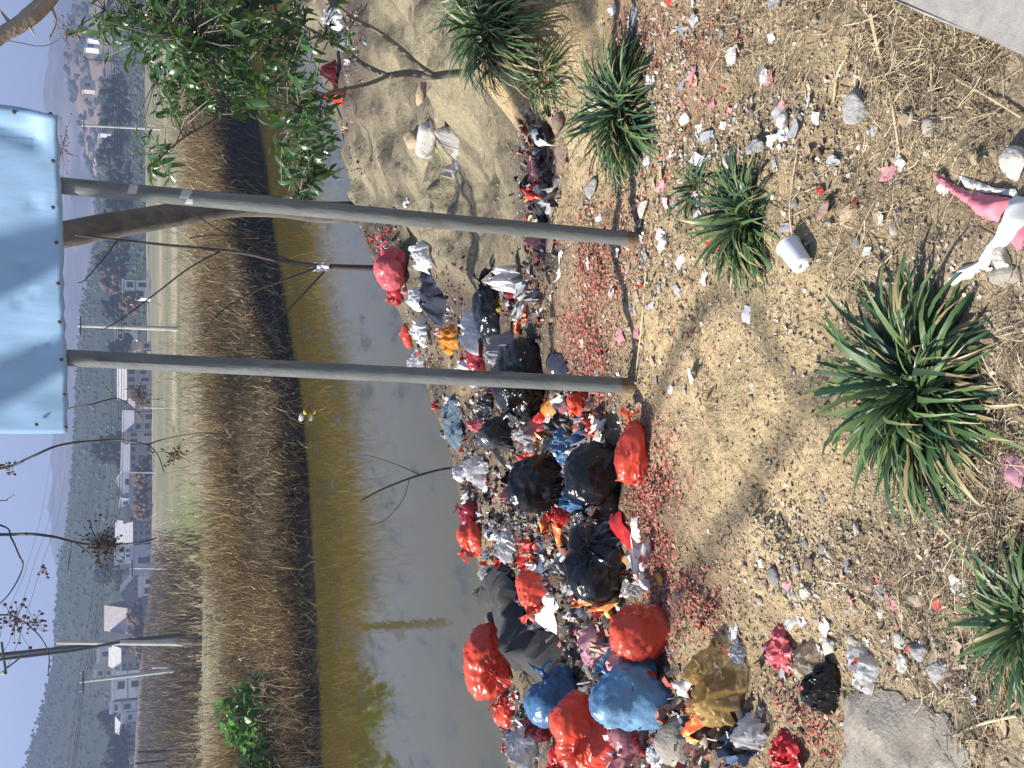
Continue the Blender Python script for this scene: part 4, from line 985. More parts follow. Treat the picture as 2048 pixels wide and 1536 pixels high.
for k in range(520):
    c = cl[rng.choice(len(cl), p=wts)]
    q = at(c[0] + rng.normal(0, c[2] * 0.72), c[1] + rng.normal(0, c[3] * 0.72), Yb + rng.normal(-0.1, 0.4))
    j = np.argmin(np.sum((bones - q) ** 2, 1)); s0 = bones[j]
    if np.linalg.norm(q - s0) > 0.75: q = s0 + (q - s0) * 0.75 / np.linalg.norm(q - s0)
    mid = (s0 + q) / 2 + np.array([0, 0, 0.04]) + rng.normal(0, 0.02, 3)
    tw.tube([s0 - b, mid - b, q - b], [0.0045, 0.0035, 0.002], 4, cap=False)
    dirv = Vector(q - s0); dirv = dirv.normalized() if dirv.length > 1e-4 else Vector((0, 0, 1))
    for l in range(rng.integers(4, 8)):                       # a whorl of leaves at each twig end
        pos = Vector(q - b) - dirv * 0.022 * l
        ax = (dirv * rng.uniform(0.2, 0.9) + Vector(rng.normal(0, 1, 3)).normalized() * 0.9 + Vector((0, 0, -0.15))).normalized()
        qx = ax.to_track_quat('X', 'Z').to_matrix().to_4x4() @ Matrix.Rotation(rng.uniform(-0.7, 0.7), 4, 'X')
        Mx = Matrix.Translation(pos) @ qx @ Matrix.Scale(rng.uniform(0.58, 0.98), 4)
        lm = lmesh[rng.integers(len(lmesh))]
        pxx, pyy = project(np.array([np.array(pos) + b]))
        if cnt < 300 and 0 < pyy[0] < 430 and rng.uniform() < 0.3:
            put('leaf', lm, shrub, M=Mx); cnt += 1
        else:
            vs_ = [Mx @ v.co for v in lm.vertices]; joined_V += [tuple(v) for v in vs_]
            joined_F += [tuple(i + joined_n for i in p.vertices) for p in lm.polygons]; joined_n += len(vs_)
o = put('foliage', mesh_of('foliage', joined_V, joined_F, GLOSS[1], smooth=True), shrub); o['kind'] = 'stuff'
o = tw.build('twigs', SB, shrub); o['kind'] = 'stuff'
# pale bough entering at the upper right: its trunk stands outside the view
tb2 = np.array([3.4, 4.6, 0.0]); tb2[2] = float(ground(tb2[0], tb2[1]))
PALEB = mat('pale bark', (0.30, 0.255, 0.20), 0.9, var=0.3, vscale=7, bump=0.7, bscale=25)
Yq = 4.2
bt = tube_thing('pale_tree', 'pale barked bough with pointed stubs crossing the sky at the upper right corner', 'tree', tb2,
    [('trunk', [tb2 - np.array([0, 0, 0.2]), tb2 + np.array([-0.1, -0.05, 0.9]), tb2 + np.array([-0.25, -0.1, 1.6]), at(150, -130, Yq)], 0.11, 0.055),
     ('bough', [at(150, -130, Yq), at(108, -25, Yq), at(75, 20, Yq), at(40, 48, Yq), at(0, 72, Yq), at(-80, 130, Yq), at(-200, 200, Yq)], 0.037, 0.024),
     ('stub', [at(60, 30, Yq), at(60, 52, Yq), at(69, 70, Yq)], 0.013, 0.002), ('stub', [at(30, 55, Yq), at(40, 30, Yq), at(62, 8, Yq)], 0.010, 0.004),
     ('stub', [at(28, 55, Yq), at(14, 38, Yq), at(0, 20, Yq)], 0.010, 0.003), ('stub', [at(95, -5, Yq), at(106, 20, Yq), at(112, 45, Yq), at(97, 80, Yq)], 0.006, 0.003)], PALEB)

# ------------------------------------------------------------------ grass tufts
BLADE = mat('grass blade', attr=True, rough=0.42, trans=0.18, spec=0.5, var=0.15, vscale=3)
def blade_mesh(lean0, bend, width, tip, green, n=6, name='blade'):
    V, F, Cc = [], [], []; x = z = 0.0
    for i in range(n + 1):
        t = i / n; th = lean0 + bend * t ** 1.4
        w = width * 0.5 * (0.75 + 0.5 * math.sin(math.pi * min(1, t * 0.9 + 0.15))) * (1 - t ** 4) + 0.0004
        nx_, nz_ = -math.cos(th), math.sin(th)
        f = 0.35 * w
        V += [(x + nx_ * -f, -w, z + nz_ * f), (x, 0, z), (x + nx_ * -f, w, z + nz_ * f)]
        c = np.array(green) * (0.75 + 0.5 * t) if t < tip else np.array((0.33, 0.25, 0.12))
        if i < n: Cc += [c, c]
        x += math.sin(th) / n; z += math.cos(th) / n
    for i in range(n):
        a = i * 3; F += [(a, a + 1, a + 4, a + 3), (a + 1, a + 2, a + 5, a + 4)]
    return mesh_of(name, V, F, BLADE, np.array(Cc), smooth=True)
BLADES = []
for k in range(26):
    gcol = [(0.05, 0.105, 0.038), (0.075, 0.14, 0.045), (0.04, 0.085, 0.042), (0.12, 0.18, 0.06)][k % 4]
    if k % 9 == 8: gcol = (0.30, 0.24, 0.12)
    BLADES.append(blade_mesh(R_(rng.uniform(2, 25)), R_(rng.uniform(60, 150)), rng.uniform(0.026, 0.040), rng.uniform(0.62, 1.05), gcol))
def tuft(px, py, Lb, n, spread, label, parts=True, bias=None, minlean=0.0, maxlean=60, wide=1.0, extra=0):
    b = hit1(px, py); root = empty('grass_tuft', tuple(b), label, 'grass tuft', 'grass tufts on the bank')
    JV, JF, JC, jn = [], [], [], 0
    for k in range(n + extra):
        a = rng.uniform(0, 2 * math.pi) if bias is None or rng.uniform() < 0.55 else rng.normal(bias, 0.7)
        r = spread * math.sqrt(rng.uniform(0, 1)); lean = R_(minlean + (maxlean - minlean) * min(1, r / spread + rng.normal(0, 0.18)))
        L = Lb * rng.uniform(0.55, 1.2)
        pos = np.array([r * math.cos(a) * 0.8, r * math.sin(a) * 0.8, 0]); pos[2] = float(ground(b[0] + pos[0], b[1] + pos[1])) - b[2] - 0.01
        a2_ = a + rng.normal(0, 0.85)
        M = Matrix.Translation(Vector(pos)) @ Matrix.Rotation(a2_, 4, 'Z') @ Matrix.Rotation(lean, 4, 'Y') @ Matrix.Rotation(rng.normal(0, 0.35), 4, 'X') @ Matrix.Diagonal((L, L * wide, L, 1))
        me = BLADES[rng.integers(len(BLADES))]
        if parts and k < n: put('blade', me, root, M=M)
        else:
            vv = [M @ v.co for v in me.vertices]; JV += [tuple(v) for v in vv]; JF += [tuple(i + jn for i in p.vertices) for p in me.polygons]; jn += len(vv)
            c = np.zeros(len(me.polygons) * 4, np.float32); me.attributes['Col'].data.foreach_get('color', c); JC.append(c.reshape(-1, 4)[:, :3])
    if JV:
        o = put('blades', mesh_of('blades', JV, JF, BLADE, np.concatenate(JC), smooth=True), root); o['kind'] = 'stuff'
    return root
tuft(1832, 770, 0.262, 300, 0.12, 'largest dark green grass tuft, in the sandy dirt nearest the viewer', bias=math.pi * 1.17, maxlean=70, wide=1.15, extra=330)
tuft(1248, 222, 0.275, 300, 0.13, 'big dark green grass tuft right of the sign posts', maxlean=66, wide=1.0, extra=300)
tuft(1495, 425, 0.225, 220, 0.08, 'medium green grass tuft beside the upturned white plastic cup', bias=math.pi * 1.0, maxlean=66, wide=1.1, extra=120)
tuft(1478, 512, 0.12, 70, 0.04, 'pale tipped grass clump trailing left of the medium tuft by the cup', bias=math.pi * 1.1, maxlean=75)
tuft(1392, 378, 0.14, 110, 0.045, 'small green grass clump on the slope side of the medium tuft', parts=False, maxlean=70)
tuft(968, 60, 0.27, 480, 0.16, 'tall grass tuft hanging at the foot of the leafy shrub', parts=False, maxlean=75, bias=math.pi * 1.4)
tuft(935, 10, 0.24, 200, 0.13, 'shaded grass tuft uphill of the leafy shrub stem', parts=False, maxlean=70)
tuft(1080, 155, 0.17, 190, 0.08, 'small bluish grass tuft between two big tufts below the ochre mound', parts=False, maxlean=75)
tuft(2055, 1240, 0.18, 170, 0.07, 'green grass tuft with yellow tips cut by the bottom of the view', bias=math.pi, maxlean=72, wide=1.1, extra=120)
tuft(1708, 278, 0.075, 12, 0.008, 'sprig of few grass blades under the grey angular stone', minlean=50, maxlean=85, wide=1.9)
tuft(1880, 318, 0.07, 8, 0.006, 'sprig of few grass blades touching the torn pink sheet', minlean=55, maxlean=85, wide=1.9)

# ------------------------------------------------------------------ rubbish: bags, cloths, sheets
BAGTOPS = []
BAGM = {}
def bagmat(kind):
    if kind in BAGM: return BAGM[kind]
    P = {'coral': ((0.72, 0.085, 0.045), 0.22, 1), 'red': ((0.55, 0.03, 0.03), 0.22, 1), 'darkred': ((0.32, 0.03, 0.045), 0.2, 1), 'pinkred': ((0.62, 0.13, 0.15), 0.22, 1), 'mauve': ((0.36, 0.13, 0.16), 0.25, 1),
         'blue': ((0.07, 0.17, 0.32), 0.15, 1), 'skyblue': ((0.17, 0.33, 0.52), 0.2, 1), 'black': ((0.008, 0.008, 0.010), 0.0, 1), 'charcoal': ((0.045, 0.046, 0.052), 0.05, 1),
         'clear': ((0.62, 0.64, 0.68), 0.3, 0.62), 'clearbrown': ((0.50, 0.42, 0.33), 0.3, 0.6), 'amber': ((0.50, 0.33, 0.11), 0.35, 0.55), 'pink': ((0.66, 0.34, 0.44), 0.35, 0.8),
         'white': ((0.75, 0.75, 0.78), 0.25, 1), 'orange': ((0.75, 0.30, 0.03), 0.2, 1), 'yellow': ((0.68, 0.50, 0.03), 0.2, 1), 'grey': ((0.30, 0.30, 0.32), 0.1, 0.9)}[kind]
    M = mat('bag ' + kind, P[0], 0.17 if kind in ('black', 'charcoal') else 0.24, var=0.2, vscale=9, bump=0.35, bscale=18, bdetail=5, trans=P[1], alpha=P[2], spec=0.5, stretch=(1, 1, 1.6), folds=0.022,
            dark=(((0.24, 0.19, 0.14), 7, 0.60) if kind != 'black' else ((0.07, 0.06, 0.05), 6, 0.60)))
    BAGM[kind] = M; return M
def bag(x0, x1, y0, y1, kind, label, seed, knot=(0, -0.3, 1), crump=1.0, flat_=1.0, cat='plastic bag', group='rubbish bags on the slope', knotted=True, name='plastic_bag', dratio=0.8, yaw=0.0):
    xc, yc = (x0 + x1) / 2, (y0 + y1) / 2
    p = hit1(xc + 0.25 * (x1 - x0), yc)
    for _ in range(2):
        d = np.linalg.norm(p - EYE); w = (y1 - y0) * d / FPX; ha = (x1 - x0) * d / FPX
        dep = PITCH + math.atan((xc - 1024) / FPX); dp = w * dratio
        h = math.sqrt(max(ha ** 2 - (dp * math.sin(dep)) ** 2, (0.45 * ha) ** 2)) / math.cos(dep) * flat_
        p = hit1(xc, yc, 0.42 * h)
    base = np.array([p[0], p[1], float(ground(p[0], p[1]))])
    nt_, np_ = 46, 70
    th = np.linspace(0, math.pi, nt_)[:, None]; ph = np.linspace(0, 2 * math.pi, np_, endpoint=False)[None, :]
    D = np.stack([np.sin(th) * np.cos(ph), np.sin(th) * np.sin(ph), np.cos(th) * np.ones_like(ph)], -1)
    sd = seed * 7.31
    n1 = noise(D[..., 0] * 1.5 + sd, D[..., 1] * 1.5, D[..., 2] * 1.5)
    rid = lambda f, o: 1 - 2 * np.abs(noise(D[..., 0] * f + sd, D[..., 1] * f + o, D[..., 2] * f))
    warp = 1.4 * noise(D[..., 0] * 2 + sd, D[..., 1] * 2, D[..., 2] * 2 + 9)
    pleat = np.abs(np.sin(ph * (5 + seed % 4) * 0.5 * 2 + warp * 2.2 + 2 * th)) - 0.6
    gb = np.random.default_rng(seed + 100); acc = 0
    for _ in range(9):                  # what is stuffed inside pushes the skin out in lumps
        c_k = gb.normal(0, 1, 3); c_k *= gb.uniform(0.3, 0.62) / np.linalg.norm(c_k); R_k = gb.uniform(0.36, 0.62)
        dc = D @ c_k; disc = np.maximum(dc ** 2 - c_k @ c_k + R_k ** 2, 0.0); acc = acc + np.maximum(dc + np.sqrt(disc), 0.05) ** 9
    rr = acc ** (1 / 9.0); rr = rr / rr.mean() * 1.02
    rr = rr + 0.06 * n1 + crump * (0.04 * rid(2.6, 3.0) + 0.04 * rid(5.5, 7.0) + 0.022 * rid(12, 1.0))
    lines = np.abs(np.sin(ph * (8 + seed % 5) + warp * 1.3 + 1.1 * th)) - 0.6
    rr = rr + 0.12 * pleat * np.exp(-(th / 0.75) ** 2) * (1 if knotted else 0.5) + (0.05 * lines * np.exp(-(th / 2.1) ** 2) if knotted else 0)
    rr = rr * (1 + 0.10 * np.exp(-((th - 2.1) / 0.5) ** 2) - 0.08 * np.exp(-((th - 0.8) / 0.35) ** 2)) if knotted else rr
    if knotted: rr = rr * (1 - 0.25 * np.exp(-((th - 0.28) / 0.22) ** 2)) + 0.12 * np.exp(-(th / 0.12) ** 2)
    P = D * rr[..., None]
    if not knotted:                     # loose sheet: a folded skin with a ragged hem
        rho = th / math.pi; hem = 1 + 0.38 * noise(np.cos(ph) * 1.6 + sd, np.sin(ph) * 1.6, 1.0) + 0.16 * noise(np.cos(ph) * 5 + sd, np.sin(ph) * 5, 2.0)
        X_, Y_ = rho * hem * np.cos(ph), rho * hem * np.sin(ph)
        f1 = 1 - 2 * np.abs(noise(X_ * 1.7 + sd, Y_ * 1.7, 0.3)); f2 = 1 - 2 * np.abs(noise(X_ * 3.6 + 0.8 * noise(X_ * 2, Y_ * 2, sd) + sd, Y_ * 3.6, 5.3)); f3 = 1 - 2 * np.abs(noise(X_ * 8 + sd, Y_ * 8, 9.3))
        Z_ = -0.7 + 0.85 * (1 - rho ** 3.5) + (0.42 * f1 + 0.34 * f2 + 0.13 * f3) * (1 - 0.35 * rho ** 2) + 0.25 * noise(X_ * 1.5 + sd, Y_ * 1.5, 4.0)
        P = np.stack([X_ + 0.12 * noise(X_ * 4, Y_ * 4, sd + 2), Y_ + 0.12 * noise(X_ * 4, Y_ * 4, sd + 7), Z_], -1)
    K = Vector(knot).normalized(); q = Vector((0, 0, 1)).rotation_difference(K).to_matrix()
    if knotted: P = P @ np.array(q).T
    c_, s_ = math.cos(yaw), math.sin(yaw)
    P = P @ np.array([[c_, -s_, 0], [s_, c_, 0], [0, 0, 1]]).T
    zlow = -0.55; P[..., 2] = np.where(P[..., 2] < zlow, zlow + (P[..., 2] - zlow) * 0.3, P[..., 2])
    P = P / np.array([1.08, 1.08, 0.92])
    P = P * np.array([w / 2, dp / 2, h / 2]) + np.array([0, 0, h * 0.36])
    root = empty(name, tuple(base), label, cat, group)
    V = P.reshape(-1, 3)
    # settle on the ground
    gz = ground(V[:, 0] + base[0], V[:, 1] + base[1]) - base[2]
    V[:, 2] = np.where(V[:, 2] < gz - 0.02, gz - 0.02 + 0.15 * (V[:, 2] - gz + 0.02), V[:, 2])
    jj, ii = np.meshgrid(np.arange(nt_ - 1), np.arange(np_), indexing='ij')
    F = np.stack([jj * np_ + ii, (jj + 1) * np_ + ii, (jj + 1) * np_ + (ii + 1) % np_, jj * np_ + (ii + 1) % np_], -1).reshape(-1, 4)
    M = bagmat(kind)
    put('body', mesh_of('body', V, F, M, smooth=True), root)
    w_ = V[(V[:, 2] > 0.25 * h)] + base
    if len(w_): BAGTOPS.append(w_[rng.integers(0, len(w_), max(3, int(14 * w / 0.3)))])
    if knotted:
        tip = Vector(P[0].mean(0)); out = Vector((K.x * w, K.y * dp, K.z * h)).normalized()
        kb = MB(); sz = 0.5 * (w + h) / 2
        kb.tube([tip - out * sz * 0.12, tip - out * sz * 0.02, tip + out * sz * 0.05, tip + out * sz * 0.1], [sz * 0.10, sz * 0.06, sz * 0.085, sz * 0.05], 9)
        kb.build('knot', M, root, smooth=True)
        side = out.orthogonal().normalized()
        for e in (0, 1):
            ang_ = rng.uniform(-0.6, 0.6) + e * math.pi
            sd_ = (Matrix.Rotation(ang_, 3, out) @ side); u_ = (out * 0.6 + sd_ * 0.8).normalized(); v_ = out.cross(sd_).normalized()
            EV, EF = [], []; L = sz * rng.uniform(0.45, 0.75)
            for j in range(7):
                for i in range(6):
                    t = j / 6; wv = (i / 5 - 0.5) * L * (0.25 + 0.9 * t ** 0.8)
                    o_ = u_ * (t * L) + v_ * wv + Vector((0, 0, -0.35 * L * t * t)) + (out * 0.6 + sd_ * 0.2) * (L * 0.16 * float(noise(i * 0.9 + seed, j * 0.8 + e * 5, 2)) * (0.3 + t)) + out * L * 0.12 * math.cos(i * 2.4)
                    EV.append(tip + out * sz * 0.06 + o_)
            for j in range(6):
                for i in range(5): EF.append((j * 6 + i, j * 6 + i + 1, (j + 1) * 6 + i + 1, (j + 1) * 6 + i))
            put('handle', mesh_of('handle', EV, EF, M, smooth=True), root)
    return root

def inside(poly, x, y):
    r = np.zeros(x.shape, bool); n = len(poly)
    for i in range(n):
        x1, y1 = poly[i]; x2, y2 = poly[(i + 1) % n]
        c = ((y1 > y) != (y2 > y)) & (x < (x2 - x1) * (y - y1) / (y2 - y1 + 1e-12) + x1); r ^= c
    return r
def edge_d(poly, x, y):
    b = np.full(x.shape, 1e9); n = len(poly)
    for i in range(n):
        a, c = poly[i], poly[(i + 1) % n]; dx, dy = c[0] - a[0], c[1] - a[1]; L = dx * dx + dy * dy + 1e-12
        t = np.clip(((x - a[0]) * dx + (y - a[1]) * dy) / L, 0, 1); b = np.minimum(b, np.hypot(x - a[0] - t * dx, y - a[1] - t * dy))
    return b
def drape(poly_px, M, name, label, cat, group=None, bulge=0.02, edge=0.05, fold=0.02, ff=14.0, fdir=0.0, seed=1.0, off=0.0, n=26, lift=0.004, rag=0.0, thick=0.0, crum=0.3, cols=None):
    """a sheet, cloth or slab lying on the ground inside an outline measured in the photo"""
    pp = np.array(poly_px, float); H = hit(pp[:, 0], pp[:, 1], off)
    poly = H[:, :2]
    fine = []
    for i in range(len(poly)):
        a, c = poly[i], poly[(i + 1) % len(poly)]; L = np.linalg.norm(c - a); k = max(2, int(L / 0.012)) if thick == 0 or rag else max(2, int(L / 0.02))
        k = min(k, 30); nn = np.array([-(c - a)[1], (c - a)[0]]) / (L + 1e-9)
        for t in np.arange(k) / k:
            q = a + (c - a) * t; fine.append(q + nn * rag * float(noise(q[0] * 40, q[1] * 40, seed)))
    poly = np.array(fine); lo, hi = poly.min(0), poly.max(0); st = max((hi - lo).max() / n, 0.004)
    gx_, gy_ = np.meshgrid(np.arange(lo[0], hi[0], st), np.arange(lo[1], hi[1], st)); gx_ = gx_.ravel() + st * 0.5 * (np.arange(gx_.size) % 2 - .5); gy_ = gy_.ravel()
    ok = inside(poly, gx_, gy_); gx_, gy_ = gx_[ok], gy_[ok]; d = edge_d(poly, gx_, gy_); ok = d > st * 0.45; gx_, gy_ = gx_[ok], gy_[ok]
    pts = [Vector(p) for p in poly] + [Vector((a, c)) for a, c in zip(gx_, gy_)]
    res = delaunay_2d_cdt(pts, [(i, (i + 1) % len(poly)) for i in range(len(poly))], [list(range(len(poly)))], 1, 1e-6)
    P2 = np.array([v[:] for v in res[0]]); F = [tuple(f) for f in res[2]]
    d = edge_d(poly, P2[:, 0], P2[:, 1]); c_, s_ = math.cos(fdir), math.sin(fdir)
    a = P2[:, 0] * c_ + P2[:, 1] * s_; b_ = -P2[:, 0] * s_ + P2[:, 1] * c_
    env = 1 - np.exp(-d / edge)
    z = ground(P2[:, 0], P2[:, 1]) + lift + bulge * env
    z += fold * (0.35 + 0.65 * env) * (1 - 2 * np.abs(noise(a * ff * 0.3, b_ * ff, seed))) + fold * crum * noise(a * ff * 2, b_ * ff * 2.2, seed + 4)
    if off: z = np.maximum(z, H[:, 2].mean() - 0 + (z - z.mean()))
    base = np.array([P2[:, 0].mean(), P2[:, 1].mean(), 0]); base[2] = float(ground(base[0], base[1]))
    V = np.stack([P2[:, 0], P2[:, 1], z], 1) - base
    if thick:
        nb = len(poly); k = len(V)
        V = np.concatenate([V, V - np.array([0, 0, thick])])
        cnt_ = {}
        for f in F:
            for u, v in zip(f, f[1:] + f[:1]): cnt_[(u, v)] = 1
        rim = [(u, v) for (u, v) in cnt_ if (v, u) not in cnt_]
        F = F + [(v, u, u + k, v + k) for u, v in rim]
    o = put(name, mesh_of(name, V, F, M, smooth=thick == 0), None, tuple(base))
    return tag(o, label, cat, group)
CLOTHG = mat('grey cloth', (0.05, 0.047, 0.046), 0.9, var=0.2, vscale=14, bump=0.3, bscale=150, dark=((0.16, 0.13, 0.10), 8, 0.64))
NAVY = mat('navy cloth', (0.022, 0.026, 0.05), 0.85, var=0.25, vscale=14, bump=0.3, bscale=120)
DENIM = mat('denim', (0.085, 0.13, 0.17), 0.9, var=0.3, vscale=16, bump=0.3, bscale=150)
PINKS = mat('pink sheet', (0.72, 0.22, 0.28), 0.6, var=0.15, vscale=20, trans=0.15, dark=((0.45, 0.22, 0.2), 26, 0.62))
WHITES = mat('white sheet', (0.72, 0.72, 0.70), 0.55, var=0.1, vscale=20, trans=0.15, dark=((0.20, 0.18, 0.15), 24, 0.66))
STONEB = mat('grey stone', (0.27, 0.245, 0.205), 0.95, var=0.18, vscale=60, bump=0.35, bscale=110, dark=((0.20, 0.175, 0.145), 5, 0.55))

G1 = 'rubbish bags on the slope'
# farthest first: along the shore
bag(748, 818, 500, 578, 'pinkred', 'pinkish red bag slumped at the shore below the bare sapling', 1, knot=(0.8, -0.2, .5), dratio=1.0)
bag(776, 806, 572, 612, 'red', 'small red bag end in the shore rubbish left of the pinkish bag', 2, knot=(-.5, 0, 1))
bag(800, 822, 655, 690, 'coral', 'small coral red bag on the shore near the orange bag', 3)
bag(812, 850, 690, 760, 'clear', 'crumpled clear bag on the waterline behind the left sign post', 4, crump=1.6, knotted=False)
bag(815, 868, 478, 540, 'white', 'white plastic bag crumpled on the shore above the navy cloth', 5, crump=1.8, knotted=False)
bag(806, 850, 568, 620, 'white', 'white bag wedged between the small red bag and the navy cloth', 6, crump=1.8, knotted=False)
bag(815, 860, 628, 690, 'white', 'torn white bag on the shore right of the coral scrap', 7, crump=2.0, knotted=False)
bag(828, 896, 520, 662, 'charcoal', 'dark navy cloth bundle lying across the shore rubbish', 8, crump=1.8, knotted=False, cat='cloth', name='cloth_bundle').children[0].data.materials[0] = NAVY
bag(872, 920, 652, 706, 'orange', 'crumpled orange bag behind the white draped bag', 9, crump=1.9, knotted=False)
bag(945, 1002, 566, 684, 'black', 'slumped black bag beside the yellow wrapper and torn foam', 10, crump=1.7, knot=(0.9, 0, .5))
bag(978, 1008, 588, 652, 'yellow', 'bright yellow curved bag lying against the black slumped bag', 11, crump=1.5, knotted=False, flat_=.8)
bag(968, 1048, 528, 592, 'white', 'large torn white foam bag near the stone gully', 12, crump=2.0, knotted=False)
bag(900, 985, 612, 712, 'white', 'white sheet bag trailing between the orange and dark red bags', 13, crump=2.0, knotted=False, flat_=.8)
bag(905, 966, 700, 778, 'white', 'white bag peeping from behind the dark red ball bag', 14, crump=1.6, knotted=False)
bag(930, 972, 688, 746, 'darkred', 'round dark red bag touching the big black bag', 15, knot=(0, 0.5, 1))
bag(965, 1040, 660, 760, 'grey', 'grey dirty bag behind the big black bag', 16, crump=1.7, knotted=False)
bag(982, 1096, 684, 830, 'black', 'biggest black rubbish bag, crossed by the left sign post', 17, knot=(-0.9, -0.3, 0.5), crump=1.6)
bag(880, 926, 776, 892, 'charcoal', 'faded blue jeans crumpled at the waterline', 18, crump=2.0, knotted=False, cat='jeans', name='jeans').children[0].data.materials[0] = DENIM
bag(950, 985, 775, 830, 'charcoal', 'dark purple scrap bag right behind the left sign post', 19, crump=1.7, knotted=False)
bag(958, 1030, 828, 908, 'charcoal', 'dark grey tied bag behind the pale crumpled paper bag', 20, knot=(.7, -.2, .7))
bag(1000, 1050, 770, 850, 'charcoal', 'dark shiny bag fold left of the yellow bag', 21, crump=1.6, knotted=False)
bag(1038, 1082, 790, 842, 'yellow', 'yellow olive bag leaning between black bag and orange packet', 22, crump=1.5, knotted=False)
bag(1020, 1082, 838, 900, 'grey', 'dirty grey cup-marked bag behind the orange packet', 23, crump=1.5, knotted=False)
bag(930, 965, 832, 872, 'pinkred', 'pinkish red scrap bag behind the dark grey tied bag', 24, crump=1.8, knotted=False)
bag(914, 982, 898, 980, 'clear', 'clear grey bag with a red corner at the waterline twig', 25, crump=1.6, knotted=False)
bag(900, 935, 925, 965, 'white', 'white scrap bag beneath the bent twig at the water', 26, crump=2.0, knotted=False)
bag(1015, 1128, 912, 1020, 'black', 'black bag lying with its knot towards the water', 27, knot=(-0.1, 0.9, 0.6), crump=1.3)
bag(1095, 1150, 855, 935, 'blue', 'dark blue bag crushed behind the shiny black bag', 28, crump=1.9, knotted=False)
bag(1120, 1180, 890, 950, 'white', 'white bag corner tucked behind the shiny black bag', 29, crump=1.8, knotted=False)
bag(1100, 1190, 950, 1030, 'blue', 'flattened blue bag below the two black bags', 30, crump=1.8, knotted=False, flat_=.8)
bag(1140, 1246, 898, 1026, 'black', 'shiny round black bag next to the long coral bag', 31, knot=(-0.8, -0.2, 0.6), crump=1.6)
bag(1136, 1178, 780, 828, 'coral', 'coral red bag beside the foot of the left sign post', 32, crump=1.3, knot=(1, 0, .3))
bag(1230, 1296, 838, 960, 'coral', 'long coral red bag lying alone on the firecracker litter', 33, knot=(1.0, 0.25, 0.15), crump=1.6, flat_=.85, dratio=.5)
bag(916, 962, 1046, 1112, 'coral', 'coral bag at the waterline, the one beside a dark red bag', 34, knot=(-.7, 0, .7))
bag(915, 960, 996, 1050, 'darkred', 'dark red bag at the waterline touching a coral bag', 35, knot=(.3, 0.2, .9))
bag(1100, 1140, 1010, 1050, 'red', 'small red bag above the open black bag', 36, crump=1.6)
bag(1122, 1242, 1044, 1172, 'black', 'open black bag with a grey tube and yellow wrapper inside', 37, knot=(0.4, -0.8, 0.4), crump=1.3)
bag(1036, 1100, 1154, 1230, 'coral', 'red tied bag beside the dark grey trousers and white paper', 38, knot=(-0.6, -0.5, 0.5))
bag(1075, 1100, 1205, 1256, 'coral', 'loose red bag tail under the tied red bag', 39, crump=1.8, knotted=False)
bag(938, 1022, 1264, 1392, 'coral', 'large coral red tied bag standing out over the water', 40, knot=(-.15, -0.75, 0.2), crump=1.6)
bag(988, 1026, 1388, 1456, 'coral', 'small crumpled coral bag left of the large coral bag by the water', 41, crump=1.7, knot=(.3, 0, 1))
bag(992, 1018, 1250, 1275, 'coral', 'tiny coral bag on top of the rubbish edge behind the large coral bag', 42, crump=1.5)
bag(1005, 1078, 1440, 1536, 'clear', 'pale clear bag at the far left of the heap edge', 43, crump=1.5, knotted=False)
bag(1058, 1148, 1340, 1448, 'blue', 'blue tied bag half under the dark grey trousers', 44, knot=(0.85, 0.1, 0.4))
bag(1060, 1112, 1418, 1478, 'darkred', 'dark red bag between the two blue bags and clear bag', 45, crump=1.6)
bag(1142, 1218, 1238, 1350, 'pink', 'limp translucent pink bag between red and blue bags', 46, crump=2.0, knotted=False, flat_=.75)
bag(1122, 1228, 1392, 1520, 'coral', 'bulging red bag with scrunched top next to the light blue bag', 47, knot=(-0.5, -0.5, 0.6), crump=1.4)
bag(1220, 1294, 1436, 1520, 'mauve', 'dusky mauve bag at the left edge below the light blue bag', 48, crump=1.2, knot=(-.6, 0, .6))
bag(1100, 1135, 1500, 1560, 'red', 'red bag cut off by the left edge of the heap', 49, crump=1.4)
bag(1190, 1326, 1318, 1456, 'skyblue', 'light blue full bag, largest blue one, beside a round red bag', 50, knot=(0.55, 0.45, 0.55), crump=1.6)
bag(1228, 1334, 1222, 1338, 'coral', 'round red bag right of the light blue full bag', 51, knot=(-0.85, -0.25, 0.2), crump=1.6)
bag(1345, 1482, 1286, 1466, 'amber', 'amber see-through bag with litter inside, nearest heap', 52, crump=1.5, knotted=False, flat_=.75)
bag(1446, 1538, 1432, 1502, 'clear', 'clear round bag below the amber bag', 53, crump=1.1, knotted=False, flat_=.8)
bag(1562, 1645, 1276, 1372, 'clearbrown', 'brownish clear bag beside the black plastic scrap', 54, crump=1.6, knotted=False, flat_=.7)
bag(1518, 1580, 1262, 1345, 'pinkred', 'red wrapped clear bag next to the brownish clear bag', 55, crump=1.6, knotted=False, flat_=.7)
bag(1582, 1692, 1338, 1420, 'black', 'torn black plastic bag on the flat grey stone edge', 56, crump=2.2, knotted=False, flat_=.6)
bag(1682, 1752, 1286, 1384, 'clear', 'crumpled clear bag lying on the flat grey stone', 57, crump=1.7, knotted=False, flat_=.6)
bag(1530, 1592, 1468, 1560, 'red', 'red and black torn bag at the left corner near the grey stone', 58, crump=2.0, knotted=False, flat_=.7)
bag(1455, 1478, 1250, 1300, 'white', 'small white torn bag by the red firecracker strip', 59, crump=2.0, knotted=False, flat_=.7)
bag(640, 690, 10, 60, 'white', 'white bag in the rubbish seen past the shrub branches', 60, crump=1.8, knotted=False)
bag(655, 700, 58, 100, 'clear', 'clear bag in the rubbish behind the shrub, below a white bag', 61, crump=1.8, knotted=False)
bag(640, 680, 120, 165, 'red', 'red crumpled bag in the rubbish behind the shrub branches', 62, crump=1.8, knotted=False)
